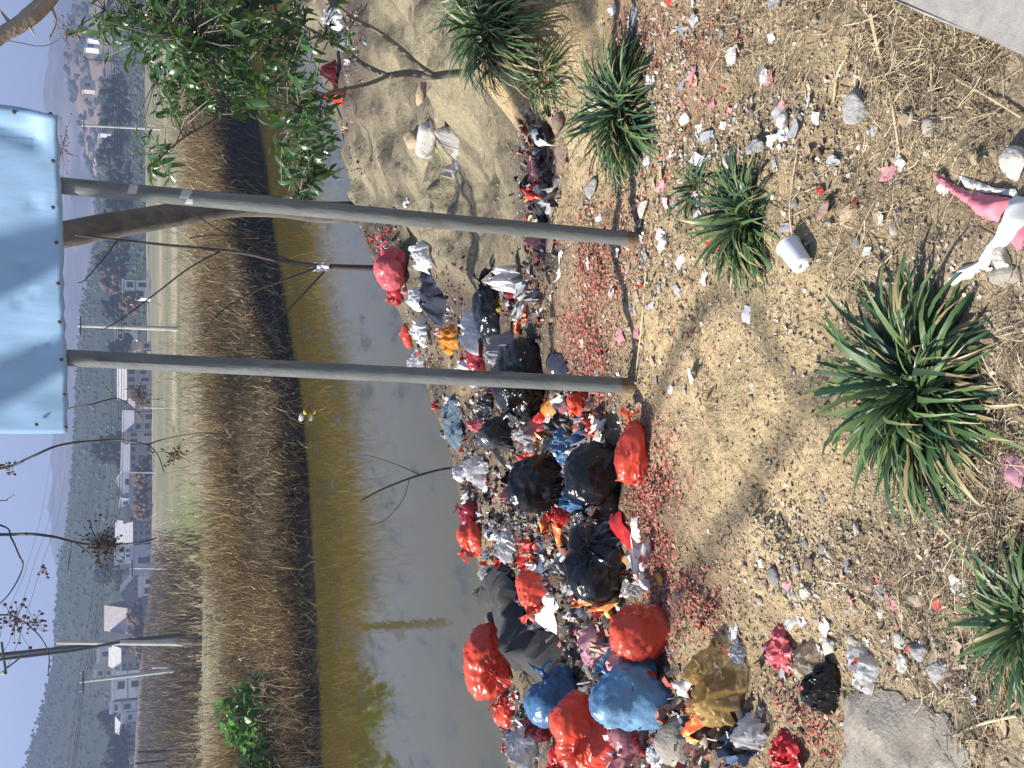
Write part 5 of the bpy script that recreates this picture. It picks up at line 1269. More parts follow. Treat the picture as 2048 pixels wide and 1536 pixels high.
bag(650, 690, 172, 210, 'coral', 'coral crumpled bag behind the shrub twig tips', 63, crump=1.8, knotted=False)
bag(1440, 1500, 1290, 1330, 'clear', 'thin clear scrap bag between amber bag and red wrapped bag', 64, crump=2.0, knotted=False, flat_=.6)
bag(1285, 1330, 1480, 1540, 'white', 'whitish bag at the left edge below the mauve bag', 65, crump=1.5, knotted=False, flat_=.7)
bag(985, 1030, 1060, 1130, 'clear', 'clear crinkled bag in the middle of the heap behind red scraps', 66, crump=2.0, knotted=False)
bag(955, 1000, 1130, 1175, 'clear', 'small clear bag at the waterline behind the grey trousers', 67, crump=2.0, knotted=False)
bag(1240, 1300, 1160, 1200, 'grey', 'grey shiny wrapper bag right of the open black bag', 68, crump=2.0, knotted=False, flat_=.6)
# far shore rubbish
for k, (px, py, w, h, kd, lb) in enumerate([(578, 778, .45, .3, 'skyblue', 'pale blue bag washed up on the far shore, uppermost of the group'), (592, 800, .35, .25, 'white', 'white bag washed up on the far shore between blue and yellow bags'),
        (583, 820, .45, .28, 'blue', 'dark blue bag washed up on the far shore'), (599, 826, .4, .25, 'white', 'white bag at the lower end of the far shore rubbish'), (602, 806, .3, .2, 'yellow', 'yellowish bag washed up on the far shore at the water')]):
    p = on_z(px + (k - 2) * 4, py + (k - 2) * 9, WATER_Z + 0.1); sc_ = np.array([w, w, h]) * 0.36
    V = BV * (1 + 0.5 * (1 - 2 * np.abs(noise(BV[:, 0] * 2.2 + k * 5, BV[:, 1] * 2.2, BV[:, 2] * 2.2))) + 0.2 * noise(BV[:, 0] * 5, BV[:, 1] * 5 + k, BV[:, 2] * 5))[:, None] * sc_ * 0.6
    tag(put('plastic_bag', mesh_of('plastic_bag', V, BF, bagmat(kd), smooth=True), None, tuple(p)), lb, 'plastic bag', 'rubbish bags on the far shore')

# cloths and sheets
drape([(1000, 1128), (985, 1165), (990, 1215), (1015, 1270), (1035, 1290), (1030, 1325), (1060, 1340), (1100, 1370), (1140, 1400), (1152, 1380), (1130, 1330), (1125, 1290), (1095, 1260), (1060, 1240), (1040, 1200), (1030, 1150)], CLOTHG, 'trousers',
      'dark grey trousers sprawled over the heap between coral and blue bags', 'trousers', bulge=0.14, edge=0.08, fold=0.12, ff=7.0, fdir=1.0, seed=2.2, n=60, crum=0.5)
drape([(1085, 1175), (1105, 1178), (1112, 1230), (1118, 1270), (1100, 1262), (1085, 1225)], WHITES, 'paper_sheet', 'creased white paper sheet below the red tied bag', 'paper', bulge=0.08, fold=0.03, ff=9, seed=3)
drape([(1070, 1105), (1090, 1100), (1095, 1160), (1078, 1150)], WHITES, 'paper_sheet', 'white wrapper strip beside the open black bag, uphill of trousers', 'paper', bulge=0.05, fold=0.03, ff=9, seed=4)
drape([(1265, 1035), (1278, 1033), (1284, 1085), (1300, 1120), (1292, 1150), (1300, 1180), (1290, 1178), (1278, 1145), (1268, 1100)], WHITES, 'plastic_strip', 'long white plastic strip beside the open black bag', 'strip', bulge=0.03, fold=0.012, ff=12, seed=5)
drape([(1222, 1025), (1245, 1022), (1262, 1060), (1280, 1100), (1268, 1110), (1240, 1072)], bagmat('red'), 'wrapper', 'red and white shiny wrapper between black bag and white strip', 'wrapper', bulge=0.04, fold=0.025, ff=10, seed=6)
drape([(1300, 1142), (1322, 1145), (1330, 1170), (1305, 1172)], bagmat('orange'), 'wrapper', 'small colourful orange packet at the end of the white strip', 'wrapper', bulge=0.015, fold=0.01, ff=20, seed=7)
drape([(1240, 1110), (1268, 1108), (1275, 1130), (1250, 1135)], bagmat('orange'), 'wrapper', 'orange striped packet touching the open black bag', 'wrapper', bulge=0.03, fold=0.012, ff=20, seed=8)
drape([(1090, 798), (1118, 795), (1122, 838), (1095, 842)], bagmat('orange'), 'wrapper', 'flat orange packet standing beside the yellow olive bag', 'wrapper', bulge=0.06, fold=0.012, ff=10, seed=9)
drape([(1118, 800), (1140, 798), (1142, 835), (1122, 838)], bagmat('mauve'), 'wrapper', 'dull mauve packet next to the flat orange packet', 'wrapper', bulge=0.05, fold=0.012, ff=10, seed=10)
drape([(1100, 590), (1106, 585), (1122, 548), (1130, 505), (1126, 500), (1118, 540), (1106, 575), (1096, 606), (1100, 612)], WHITES, 'plastic_strip', 'thin curled white and pink ribbon on the litter beyond the posts', 'strip', bulge=0.015, fold=0.01, ff=10, seed=11)
drape([(1105, 705), (1125, 710), (1140, 740), (1130, 756), (1108, 750)], NAVY, 'cloth_scrap', 'dark blue cloth scrap before the biggest black bag', 'cloth', bulge=0.05, fold=0.03, ff=10, seed=12)
drape([(1190, 1065), (1205, 1060), (1238, 1085), (1232, 1098), (1205, 1090)], bagmat('grey'), 'cardboard_tube', 'grey tube end sticking from the open black bag', 'tube', bulge=0.12, fold=0.006, ff=8, seed=13)
# torn pink and white sheet, lower right
pk = drape([(1864, 346), (1890, 352), (1920, 372), (1938, 382), (1985, 388), (2030, 398), (2018, 420), (2000, 446), (1985, 440), (1958, 428), (1938, 408), (1915, 393), (1898, 378)], PINKS, 'torn_sheet', 'torn pink faced sheet curling up from the sandy dirt', 'sheet', bulge=0.045, edge=0.025, fold=0.014, ff=16, seed=14, rag=0.004, n=40)
wf = drape([(1916, 350), (1940, 356), (1965, 364), (1990, 376), (2036, 376), (2040, 396), (1990, 386), (1944, 380), (1932, 378)], WHITES, 'flap', None, None, bulge=0.03, edge=0.02, fold=0.006, ff=18, seed=15, rag=0.003)
wf.parent = pk; wf.location = wf.location - pk.location
drape([(1894, 576), (1905, 548), (1930, 535), (1960, 520), (1978, 492), (1995, 470), (2012, 430), (2030, 396), (2048, 392), (2070, 395), (2064, 440), (2040, 470), (2015, 490), (1995, 512), (1980, 535), (1950, 555), (1920, 566)], WHITES, 'torn_sheet', 'crumpled white strip of torn sheet with dark marks by the pink piece', 'sheet', bulge=0.025, edge=0.015, fold=0.012, ff=20, seed=16, rag=0.004, n=44)
drape([(2012, 470), (2050, 432), (2075, 440), (2075, 480), (2040, 500)], PINKS, 'torn_sheet', 'small pink corner of torn sheet under the white strip', 'sheet', bulge=0.012, fold=0.006, ff=20, seed=17, rag=0.003)
drape([(2000, 915), (2030, 905), (2055, 930), (2050, 975), (2020, 978), (2005, 950)], bagmat('pink'), 'plastic_scrap', 'pale pink crumpled plastic at the bottom of the view', 'plastic scrap', bulge=0.012, fold=0.012, ff=26, seed=18)
drape([(1985, 540), (2010, 525), (2040, 535), (2045, 560), (2010, 575), (1980, 565)], STONEB, 'stone', 'flat pale stone beside the end of the white torn strip', 'stone', bulge=0.02, edge=0.012, fold=0.004, ff=30, seed=19, thick=0.03)
# flat grey stone at the left corner
drape([(1690, 1408), (1702, 1380), (1722, 1386), (1750, 1374), (1792, 1384), (1812, 1400), (1850, 1398), (1872, 1425), (1905, 1432), (1912, 1470), (1940, 1500), (1935, 1580), (1700, 1590), (1682, 1530), (1696, 1490), (1686, 1450)], STONEB, 'stone', 'large flat grey stone slab in the left corner with a clear bag on it', 'stone',
      bulge=0.014, edge=0.03, fold=0.0, ff=12, seed=20, thick=0.06, rag=0.007, n=40, crum=0.0)
drape([(1325, 1440), (1360, 1430), (1385, 1470), (1380, 1530), (1340, 1535), (1320, 1490)], STONEB, 'stone', 'rounded grey stone left of the amber bag', 'stone', bulge=0.05, edge=0.03, fold=0.01, ff=14, seed=21, thick=0.06)

# upturned white plastic cup
b = hit1(1612, 512); c0, c1 = hit1(1586, 492), hit1(1612, 538)
ax = Vector((c1[0] - c0[0], c1[1] - c0[1], 0)).normalized(); r0, r1, L = 0.031, 0.0255, 0.078
CUP = mat('white cup plastic', (0.80, 0.80, 0.84), 0.4, trans=0.2, spec=0.5)
cup = empty('plastic_cup', tuple(b), 'white plastic cup lying on its side beside the medium grass tuft', 'cup')
def lathe(prof, n=28):
    V, F = [], []
    for x, r in prof:
        for j in range(n): w = 2 * math.pi * j / n; V.append((x, r * math.cos(w), r * math.sin(w)))
    for i in range(len(prof) - 1):
        for j in range(n): F.append((i * n + j, i * n + (j + 1) % n, (i + 1) * n + (j + 1) % n, (i + 1) * n + j))
    return V, F
V, F = lathe([(-L / 2, r0), (-L / 2 + 0.004, r0 + 0.0005), (L / 2 - 0.004, r1 + 0.001), (L / 2, r1 - 0.001), (L / 2, 0.0001), (L / 2 - 0.002, 0.0001), (L / 2 - 0.002, r1 - 0.003), (-L / 2, r0 - 0.0015)])
qz = Matrix.Translation((0, 0, r0 + 0.001)) @ ax.to_track_quat('X', 'Z').to_matrix().to_4x4() @ Matrix.Rotation(0.08, 4, 'Y')
put('cup_wall', mesh_of('cup_wall', V, F, CUP, smooth=True), cup, M=qz)
V, F = lathe([(-L / 2 - 0.002, r0 + 0.001), (-L / 2, r0 + 0.003), (-L / 2 + 0.003, r0 + 0.001)]); put('rim', mesh_of('rim', V, F, CUP, smooth=True), cup, M=qz)

# ------------------------------------------------------------------ stones
def rock_mesh(seed, sub=2, cuts=5, name='stone', M=None, size=(1, 1, 1), rough=0.08):
    import bmesh
    g_ = np.random.default_rng(seed); bm = bmesh.new(); bmesh.ops.create_icosphere(bm, subdivisions=sub, radius=1.0)
    P = np.array([v.co[:] for v in bm.verts])
    for _ in range(cuts):
        nn = g_.normal(0, 1, 3); nn /= np.linalg.norm(nn); d0 = g_.uniform(0.45, 0.85); dd = P @ nn
        P = P - np.maximum(dd - d0, 0)[:, None] * nn
    P = P * (1 + rough * fbm(P[:, 0] * 2 + seed, P[:, 1] * 2, P[:, 2] * 2, 2)[:, None]) * np.array(size)
    F = np.array([[v.index for v in f.verts] for f in bm.faces]); bm.free()
    return mesh_of(name, P, F, M, smooth=False)
STM = {k: mat('stone ' + k, c, 0.92, var=0.22, vscale=22, bump=0.6, bscale=60, dark=((c[0] * .55, c[1] * .52, c[2] * .5), 20, 0.6)) for k, c in
       {'pale': (0.52, 0.48, 0.41), 'tan': (0.40, 0.31, 0.20), 'grey': (0.30, 0.29, 0.28), 'brown': (0.24, 0.17, 0.13), 'white': (0.58, 0.56, 0.51)}.items()}
def rock(px, py, wpx, hpx, dpr, kind, label, seed, yaw=0.0, tilt=0.0):
    b = hit1(px, py); d = np.linalg.norm(b - EYE) / FPX
    me = rock_mesh(seed, 3, 9, 'stone', STM[kind], (wpx * d / 2 * 1.15, dpr * d / 2 * 1.15, hpx * d / 2 * 1.15), 0.10)
    o = put('stone', me, None, tuple(b + np.array([0, 0, hpx * d * 0.28]))); o.rotation_euler = (tilt, 0.1, yaw)
    tag(o, label, 'stone', 'larger stones on the bank')
rock(868, 285, 62, 50, 80, 'white', 'big whitish boulder chunk on the bare olive slope', 1, 0.3)
rock(838, 278, 36, 40, 50, 'tan', 'tan slab leaning behind the big whitish chunk', 2)
rock(848, 188, 50, 22, 40, 'tan', 'flat tan stone on the olive slope below the shrub stem', 3, 0.4)
rock(1726, 222, 72, 46, 52, 'grey', 'grey angular stone with dark side above a grass sprig', 4, 0.2)
rock(1575, 244, 36, 26, 34, 'white', 'rounded whitish stone right of the medium grass tuft', 5)
rock(1466, 112, 30, 18, 34, 'white', 'white pointed stone in the litter beyond the grey angular stone', 6)
rock(1378, 238, 28, 20, 30, 'white', 'white stone lying against the big right grass tuft', 7)
rock(1332, 488, 30, 20, 34, 'white', 'white stone in front of the right sign post foot', 8)
rock(1290, 415, 32, 14, 46, 'pale', 'pale flat angular stone beside the right sign post foot', 9, 0.6)
rock(1617, 1185, 26, 18, 30, 'pale', 'pale pointed stone in the sand above the flat slab', 10)
rock(1765, 1225, 24, 14, 26, 'white', 'whitish chip stone in the straw above the flat slab', 11)
rock(1660, 1290, 34, 16, 50, 'pale', 'pale leaf-like stone beside the brownish clear bag', 12, 0.5)
rock(1745, 1165, 36, 20, 46, 'brown', 'reddish brown stone half buried in gravel', 13)
rock(1525, 1170, 30, 18, 40, 'tan', 'tan chunk at the lower edge of the sandy patch', 14)
rock(1492, 1138, 24, 16, 24, 'tan', 'small yellow tan stone by the dark litter edge', 15)
rock(1880, 1345, 40, 24, 60, 'grey', 'dark grey stone with jagged back above the flat slab', 16, 0.7)
rock(1845, 1300, 40, 24, 40, 'grey', 'wedge of grey stone behind the pale chip in the straw', 17, 0.2)
rock(1810, 1322, 34, 22, 24, 'white', 'white oval stone standing beside the grey wedge', 18)
rock(2006, 520, 50, 26, 40, 'pale', 'pale stone next to the torn white strip', 19)
rock(1955, 318, 24, 18, 22, 'tan', 'small square tan stone by the pink torn sheet', 20)
rock(2035, 330, 60, 40, 60, 'pale', 'large pale stone at the bottom edge beside the pink sheet', 21)
rock(1130, 300, 70, 14, 46, 'brown', 'flat brown ledge stone below the red gully, near the big tuft', 22, 0.2)
rock(1112, 390, 80, 12, 40, 'brown', 'flat brown ledge stone in the middle of the gully edge', 23, -0.1)
rock(1104, 470, 70, 12, 36, 'brown', 'flat brown ledge stone behind the right sign post', 24, 0.1)
rock(1120, 245, 40, 20, 40, 'brown', 'brown angular ledge stone at the upper end of the gully', 25, 0.5)
rock(1185, 372, 40, 12, 46, 'grey', 'flat bluish grey stone in the ochre patch', 26, 0.2)
rock(1650, 420, 40, 16, 56, 'brown', 'tan brown oval stone beyond the white cup', 27, 0.3)
rock(1700, 430, 36, 16, 50, 'tan', 'tan oval stone near the white cup, right one of two', 28, 0.4)
rock(1520, 295, 30, 34, 50, 'grey', 'grey wrapped stone in straw above the medium tuft', 29, 0.1)
rock(1460, 320, 36, 16, 30, 'pale', 'pale stone between the big right tuft and medium tuft', 30, 0.1)
# curved broken slab and ribbed hose on the olive slope
drape([(893, 250), (903, 255), (915, 275), (920, 305), (917, 335), (905, 358), (898, 352), (905, 330), (909, 305), (903, 275)], STM['grey'], 'broken_slab', 'curved broken grey slab edge standing on the olive slope', 'slab', bulge=0.16, edge=0.02, fold=0.015, ff=6, seed=22, thick=0.15)
b = hit1(880, 232); P = [hit1(889, 204) + (0, 0, .05), hit1(882, 222) + (0, 0, .06), hit1(874, 240) + (0, 0, .06), hit1(874, 260) + (0, 0, .04)]
P = curve(P, 10); hs = MB(); hs.tube([p - b for p in P], [0.026 if i % 2 else 0.035 for i in range(len(P))], 10)
tag(hs.build('ribbed_hose', mat('hose', (0.55, 0.55, 0.58), 0.6), origin=tuple(b)), 'short pale ribbed hose above the curved slab on the slope', 'hose')

# ------------------------------------------------------------------ scattered small litter
def sample(zones, n, clump=0):
    w = np.array([z[4] for z in zones], float); w /= w.sum()
    i = rng.choice(len(zones), n, p=w); Z = np.array([z[:4] for z in zones], float)[i]
    px = Z[:, 0] + Z[:, 2] * rng.normal(0, 0.6, n); py = Z[:, 1] + Z[:, 3] * rng.normal(0, 0.6, n)
    ok = (px > 690) & (px < 2250) & (py > -350) & (py < 1900)
    P = hit(px[ok], py[ok]); P = P[(P[:, 2] > WATER_Z + 0.03) & (P[:, 1] < 26)]
    if clump: P = P[fbm(P[:, 0] * 4.5, P[:, 1] * 4.5, clump, 3) * 1.3 + rng.normal(0, 0.35, len(P)) > -0.05]
    return P
def chips(P, lmin, lmax, asp, pal, up=0.004, tilt=0.5, curl=0.25):
    n = len(P); L = rng.uniform(lmin, lmax, n); W = L * rng.uniform(asp[0], asp[1], n); a = rng.uniform(0, 2 * math.pi, n)
    d1 = np.stack([np.cos(a), np.sin(a), rng.normal(0, tilt, n)], 1); d1 /= np.linalg.norm(d1, axis=1)[:, None]
    up_ = np.stack([rng.normal(0, tilt, n), rng.normal(0, tilt, n), np.ones(n)], 1)
    d2 = np.cross(up_, d1); d2 /= np.linalg.norm(d2, axis=1)[:, None]; d3 = np.cross(d1, d2)
    c = P + np.array([0, 0, 1]) * (up + 0.35 * L * np.abs(d1[:, 2]))[:, None]
    V = np.zeros((n, 6, 3)); f = d3 * (L * curl * rng.uniform(-1, 1, n))[:, None]
    for k, (s_, t) in enumerate([(-1, -1), (-1, 1), (0, -1), (0, 1), (1, -1), (1, 1)]):
        V[:, k] = c + d1 * (s_ * L / 2)[:, None] + d2 * (t * W / 2 * rng.uniform(0.6, 1.1, n))[:, None] + (f if s_ == 0 else 0)
    i0 = np.arange(n)[:, None] * 6
    F = np.concatenate([i0 + np.array([[0, 2, 3, 1]]), i0 + np.array([[2, 4, 5, 3]])])
    col = np.array(pal)[rng.integers(0, len(pal), n)] * rng.uniform(0.75, 1.2, n)[:, None]
    return V.reshape(-1, 3), F, np.concatenate([col, col])
redz = [(1180, 600, 90, 220, 3.0), (1150, 700, 70, 140, 2), (1230, 820, 60, 140, 2.0), (1300, 1000, 70, 160, 2.6), (1330, 1100, 60, 120, 1.6), (1420, 1180, 50, 110, 2.4), (1350, 1290, 60, 100, 1.4), (1260, 1160, 90, 120, 1.6),
        (1440, 1400, 90, 110, 1.8), (1600, 1480, 60, 90, 1.8), (1075, 330, 40, 160, 1.8), (1085, 510, 35, 70, 1.0), (1280, 60, 70, 130, 1.1), (1390, 90, 70, 160, 1.0), (1340, 300, 60, 100, 0.8), (1250, 420, 60, 80, 0.8), (1060, 1080, 50, 90, 1.6),
        (1150, 1120, 60, 150, 1.2), (1250, 1500, 100, 70, 1.2), (1100, 1250, 120, 200, 1.0), (1000, 800, 120, 200, 0.8), (1050, 620, 60, 80, 0.9), (1350, 640, 90, 250, 0.7), (1550, 800, 200, 300, 0.2), (1650, 150, 150, 200, 0.3), (1800, 1300, 200, 300, 0.2)]
P = sample(redz + [(1215, 760, 50, 140, 6), (1170, 620, 60, 130, 4), (1320, 1040, 40, 150, 4), (1400, 1200, 40, 90, 3), (1290, 960, 40, 80, 2), (1190, 560, 50, 120, 3)], 34000, 3.3)
V, F, Cc = chips(P, 0.005, 0.016, (0.25, 0.7), [(0.36, 0.075, 0.055), (0.48, 0.12, 0.08), (0.30, 0.07, 0.055), (0.50, 0.20, 0.14), (0.20, 0.06, 0.05), (0.42, 0.24, 0.18), (0.33, 0.22, 0.15), (0.28, 0.17, 0.12)])
tag(put('firecracker_litter', mesh_of('firecracker_litter', V, F, LITTER, Cc)), 'red shreds of firecracker paper strewn over the dirt', kind='stuff')
allz = [(1200, 620, 150, 400, 2.5), (1350, 400, 150, 300, 2.0), (1500, 800, 250, 450, 0.7), (1350, 120, 150, 200, 2.2), (1600, 200, 200, 260, 2.2), (1600, 1200, 200, 260, 1.8), (1800, 600, 200, 500, 1.2), (1900, 1200, 150, 300, 1.2), (1100, 950, 120, 300, 1.8), (1150, 1350, 150, 200, 1.8), (1080, 350, 40, 160, 1.0), (880, 350, 150, 200, 0.4), (900, 650, 90, 180, 1.2)]
P = sample(allz, 22000, 8.8)
V, F, Cc = chips(P, 0.004, 0.015, (0.35, 0.9), [(0.46, 0.41, 0.33), (0.58, 0.56, 0.52), (0.34, 0.27, 0.19), (0.26, 0.205, 0.15), (0.18, 0.145, 0.11), (0.40, 0.29, 0.22), (0.11, 0.09, 0.075), (0.30, 0.22, 0.15)])
tag(put('paper_litter', mesh_of('paper_litter', V, F, LITTER, Cc)), 'pale and brown scraps of paper and leaf bits on the dirt', kind='stuff')
P = np.concatenate(BAGTOPS) + np.array([0, 0, 0.004])
V, F, Cc = chips(P, 0.008, 0.024, (0.25, 0.7), [(0.40, 0.06, 0.05), (0.30, 0.07, 0.055), (0.20, 0.15, 0.10), (0.12, 0.10, 0.08), (0.5, 0.48, 0.44)])
tag(put('bag_flecks', mesh_of('bag_flecks', V, F, LITTER, Cc)), 'red paper flecks and dirt lying on top of the rubbish bags', kind='stuff')
# gravel
P = sample(allz + [(1500, 800, 300, 500, 2.5), (1650, 1150, 150, 200, 5.0), (1800, 300, 250, 300, 2.0), (900, 250, 150, 250, 2.0)], 10000)
n = len(P); OV = np.array([(1, 0, 0), (-1, 0, 0), (0, 1, 0), (0, -1, 0), (0, 0, 1), (0, 0, -1)], float); OF = np.array([(0, 2, 4), (2, 1, 4), (1, 3, 4), (3, 0, 4), (2, 0, 5), (1, 2, 5), (3, 1, 5), (0, 3, 5)])
sz = rng.gamma(1.6, 0.0014, n) + 0.0015; a = rng.uniform(0, 6.28, n)
V = OV[None] * (sz[:, None] * rng.uniform(0.7, 1.3, (n, 6)))[:, :, None] * np.array([1.2, 0.9, 0.6])
V = np.stack([V[..., 0] * np.cos(a)[:, None] - V[..., 1] * np.sin(a)[:, None], V[..., 0] * np.sin(a)[:, None] + V[..., 1] * np.cos(a)[:, None], V[..., 2]], -1) + (P + np.array([0, 0, 0.0015]))[:, None, :]
F = (np.arange(n)[:, None, None] * 6 + OF[None]).reshape(-1, 3)
Cc = np.repeat(np.array([(0.36, 0.29, 0.19), (0.30, 0.24, 0.165), (0.42, 0.36, 0.26), (0.22, 0.18, 0.14), (0.32, 0.24, 0.17)])[rng.integers(0, 5, n)] * rng.uniform(0.8, 1.2, n)[:, None], 8, 0)
tag(put('gravel', mesh_of('gravel', V.reshape(-1, 3), F, LITTER, Cc)), 'small gravel grains lying in the sandy dirt', kind='stuff')
# straw: thin dry stems lying on the ground
strz = [(1850, 100, 140, 180, 2), (1650, 120, 150, 200, 2), (1500, 100, 120, 150, 1.2), (1990, 800, 60, 500, 2.2), (1850, 1250, 160, 280, 3), (1950, 1450, 120, 160, 1.2), (1750, 450, 150, 200, 1), (1500, 500, 200, 300, 0.6), (1190, 1180, 50, 60, 0.7), (1090, 620, 30, 40, 0.5), (1035, 1430, 40, 60, 0.6), (1880, 30, 40, 150, 1.2), (1950, 60, 40, 80, 0.8)]
P = sample(strz, 17000, 5.5); n = len(P)
L = rng.gamma(1.6, 0.020, n) + 0.012; wv = rng.uniform(0.0003, 0.0009, n); a = rng.uniform(0, 6.28, n); k = 5; t = np.linspace(-0.5, 0.5, k)
bend = rng.normal(0, 0.25, n)
cx = P[:, 0:1] + (np.cos(a)[:, None] * t - np.sin(a)[:, None] * (t ** 2) * bend[:, None]) * L[:, None]; cy = P[:, 1:2] + (np.sin(a)[:, None] * t + np.cos(a)[:, None] * (t ** 2) * bend[:, None]) * L[:, None]
cz = ground(cx, cy) + 0.003 + rng.uniform(0, 0.012, n)[:, None] + (0.22 * rng.uniform(-1, 1, n) * L)[:, None] * np.abs(t)[None]
cz = np.maximum(cz, ground(cx, cy) + 0.001)
sx, sy = -np.sin(a)[:, None] * wv[:, None] * np.ones(k), np.cos(a)[:, None] * wv[:, None] * np.ones(k)
V = np.stack([np.stack([cx - sx, cy - sy, cz], -1), np.stack([cx + sx, cy + sy, cz + 0.0008], -1)], 2)
idx = np.arange(n)[:, None] * (2 * k) + np.arange(k - 1)[None] * 2
F = np.stack([idx, idx + 1, idx + 3, idx + 2], -1).reshape(-1, 4)
Cc = np.repeat(np.array([(0.36, 0.28, 0.165), (0.24, 0.18, 0.115), (0.52, 0.44, 0.30), (0.12, 0.095, 0.065), (0.17, 0.14, 0.085), (0.08, 0.065, 0.045)])[rng.integers(0, 5, n)] * rng.uniform(0.7, 1.15, n)[:, None], k - 1, 0)
tag(put('straw', mesh_of('straw', V.reshape(-1, 3), F, LITTER, Cc)), 'dry straw and dead grass stems matted on the ground', kind='stuff')
# single long stems
for k, (pa, lb) in enumerate([([(1748, 30), (1765, 110), (1790, 210), (1805, 305)], 'long pale reed stem lying straight in the straw by the grey stone'), ([(1730, 65), (1718, 130), (1715, 172)], 'short bright straw stem above the grey angular stone'),
                              ([(1700, 110), (1680, 150), (1672, 205)], 'bent bright straw stem left of the grey angular stone'), ([(1296, 545), (1288, 640), (1278, 730), (1270, 800)], 'long thin straw stem lying between the two sign posts'),
                              ([(2040, 1430), (1960, 1450), (1900, 1480), (1850, 1530)], 'long curved straw stem across the flat grey slab'), ([(1590, 470), (1585, 430), (1588, 380), (1600, 300)], 'thin straw stem beside the white cup'),
                              ([(1920, 160), (1975, 190), (2048, 235)], 'long brown stem in the dirt near the road edge'), ([(1868, 120), (1870, 200), (1868, 280)], 'dark upright stem line in the dirt below the road edge')]):
    Pn = hit([p[0] for p in pa], [p[1] for p in pa]); Pn[:, 2] += 0.008; b = Pn[0]
    mb = MB(); cv = curve(Pn, 8); mb.tube([p - b for p in cv], np.linspace(0.0035, 0.0018, len(cv)) * (1.7 if k == 0 else 1), 6)
    o = mb.build('straw_stem', mat('straw stem', (0.55, 0.45, 0.27), 0.7, var=0.25, vscale=30)); o.location = tuple(b)
    tag(o, lb, 'straw stem', 'long straw stems on the ground')

# individual scraps and stones, each a thing of its own
SCM = {k: mat('scrap ' + k, c, 0.45, var=0.15, vscale=20, trans=0.15, dark=((0.25, 0.2, 0.15), 30, 0.66)) for k, c in
       {'white': (0.72, 0.72, 0.72), 'red': (0.60, 0.06, 0.05), 'grey': (0.33, 0.34, 0.37), 'blue': (0.07, 0.11, 0.2), 'orange': (0.75, 0.27, 0.05), 'black': (0.02, 0.02, 0.025), 'pink': (0.62, 0.30, 0.32), 'tan': (0.45, 0.35, 0.25), 'green': (0.1, 0.3, 0.12)}.items()}
SCM['orange'] = mat('printed scrap', (0.70, 0.14, 0.04), 0.4, dark=((0.80, 0.62, 0.14), 4, 0.5), spec=0.5)
SCM['green'] = mat('printed white scrap', (0.70, 0.70, 0.68), 0.4, dark=((0.62, 0.07, 0.06), 5, 0.54), spec=0.5)
SCT = {k: [crumple('plastic_scrap', (1, rng.uniform(0.5, 0.9)), M, i * 3.7 + hash_, 0.75, 9, flatz=1.0) for i in range(4)] for hash_, (k, M) in enumerate(SCM.items())}
heapz = [(1090, 1080, 60, 120, 3), (1010, 1080, 40, 70, 2.5), (1060, 880, 60, 80, 2.2), (960, 840, 50, 80, 1.4), (1200, 1180, 70, 90, 1.5), (1150, 870, 50, 80, 1.6), (1050, 600, 40, 60, 1.3), (880, 640, 60, 90, 1.8), (760, 480, 40, 60, 1.0), (1080, 360, 30, 150, 1.8), (1260, 1470, 90, 60, 1.4), (1420, 1440, 80, 80, 1.4), (1040, 1460, 50, 60, 1.2), (960, 960, 40, 80, 1.6), (690, 90, 30, 90, 1.5), (700, 330, 40, 100, 0.8), (1150, 1300, 80, 100, 1.2), (980, 1180, 30, 50, 1.0), (935, 990, 20, 70, 1.0), (900, 860, 30, 70, 1.2), (850, 740, 25, 50, 1.0), (1010, 1420, 30, 60, 1.0)]
P = sample(heapz, 345)[:296]
kinds = list(SCM); wk = np.array([3.6, 2.6, 3, 0.5, 0.9, 2.6, 1.4, 1.8, 1.2]); wk /= wk.sum()
for p in P:
    kd = kinds[rng.choice(len(kinds), p=wk)]; nmk = {'orange': 'orange and yellow printed', 'green': 'white and red printed'}.get(kd, kd); s_ = rng.uniform(0.04, 0.12)
    o = put('plastic_scrap', SCT[kd][rng.integers(4)], None, tuple(p + np.array([0, 0, s_ * 0.18]))); o.scale = (s_, s_, s_ * rng.uniform(0.6, 1.2))
    o.rotation_euler = (rng.normal(0, 0.6), rng.normal(0, 0.6), rng.uniform(0, 6.28))
    tag(o, '%s crumpled scrap of plastic lying loose among the heaped rubbish bags' % nmk, 'plastic scrap', '%s scraps in the rubbish heap' % nmk)
flz = [(1250, 560, 90, 160, 2), (1330, 420, 80, 140, 2), (1600, 260, 130, 160, 1.6), (1450, 150, 90, 150, 2), (1480, 480, 80, 120, 1), (1650, 1250, 120, 160, 1.4), (1330, 640, 90, 140, 1.2), (1900, 1300, 110, 140, 0.8), (1750, 420, 120, 120, 0.8), (1300, 80, 80, 100, 1.2)]
FLT = {k: [crumple('paper_scrap', (1, rng.uniform(0.5, 0.9)), SCM[k], i * 5.1 + 40, 0.22, 5, flatz=0.6) for i in range(3)] for k in ('white', 'grey', 'red', 'tan', 'pink')}
P = sample(flz, 190)[:160]
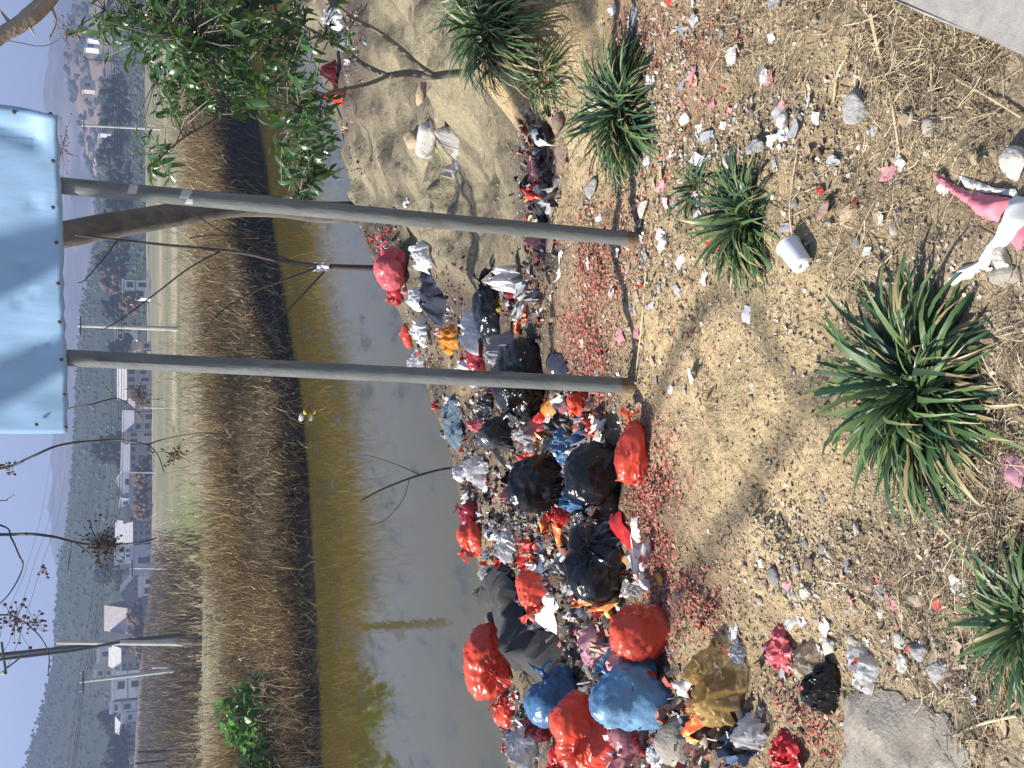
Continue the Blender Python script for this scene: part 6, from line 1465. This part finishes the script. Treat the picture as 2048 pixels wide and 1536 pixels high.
for p in P:
    kd = ['white', 'grey', 'red', 'tan', 'pink'][rng.choice(5, p=[.36, .24, .05, .25, .10])]; s_ = rng.uniform(0.022, 0.055)
    o = put('paper_scrap', FLT[kd][rng.integers(3)], None, tuple(p + np.array([0, 0, 0.006]))); o.scale = (s_, s_, s_ * 0.8); o.rotation_euler = (rng.normal(0, 0.25), rng.normal(0, 0.25), rng.uniform(0, 6.28))
    tag(o, '%s flat scrap lying loose on the litter-strewn dirt before the heap' % kd, 'paper scrap', '%s scraps on the dirt' % kd)
RM = {k: [rock_mesh(60 + i + 10 * j, 2, 6, 'stone', STM[k], (1, rng.uniform(0.6, 0.9), rng.uniform(0.35, 0.6))) for i in range(4)] for j, k in enumerate(STM)}
stz = flz + [(1600, 1150, 110, 150, 3), (1750, 1250, 120, 160, 2), (1800, 350, 120, 150, 1.5), (900, 300, 100, 160, 1.2), (1550, 750, 200, 250, 1)]
P = sample(stz, 300)[:260]
for p in P:
    kd = list(STM)[rng.choice(5, p=[.24, .32, .2, .19, .05])]; s_ = rng.gamma(2.5, 0.0030) + 0.005
    o = put('stone', RM[kd][rng.integers(4)], None, tuple(p + np.array([0, 0, s_ * 0.15]))); o.scale = (s_, s_, s_); o.rotation_euler = (rng.normal(0, 0.25), rng.normal(0, 0.25), rng.uniform(0, 6.28))
    tag(o, 'small %s stone lying loose in the dirt and straw' % kd, 'stone', 'small %s stones in the dirt' % kd)
# rubbish crumbs filling the heap
P = sample(heapz, 7500)
V, F, Cc = chips(P, 0.015, 0.055, (0.25, 0.9), [(0.52, 0.51, 0.50), (0.33, 0.07, 0.055), (0.24, 0.24, 0.26), (0.06, 0.055, 0.05), (0.12, 0.10, 0.08), (0.34, 0.28, 0.21), (0.10, 0.13, 0.19), (0.27, 0.12, 0.09), (0.05, 0.04, 0.04), (0.18, 0.135, 0.10), (0.28, 0.22, 0.16)], tilt=0.9, curl=0.5)
tag(put('rubbish_crumbs', mesh_of('rubbish_crumbs', V, F, LITTER, Cc)), 'mixed fine rubbish filling gaps between the bags of the heap', kind='stuff')
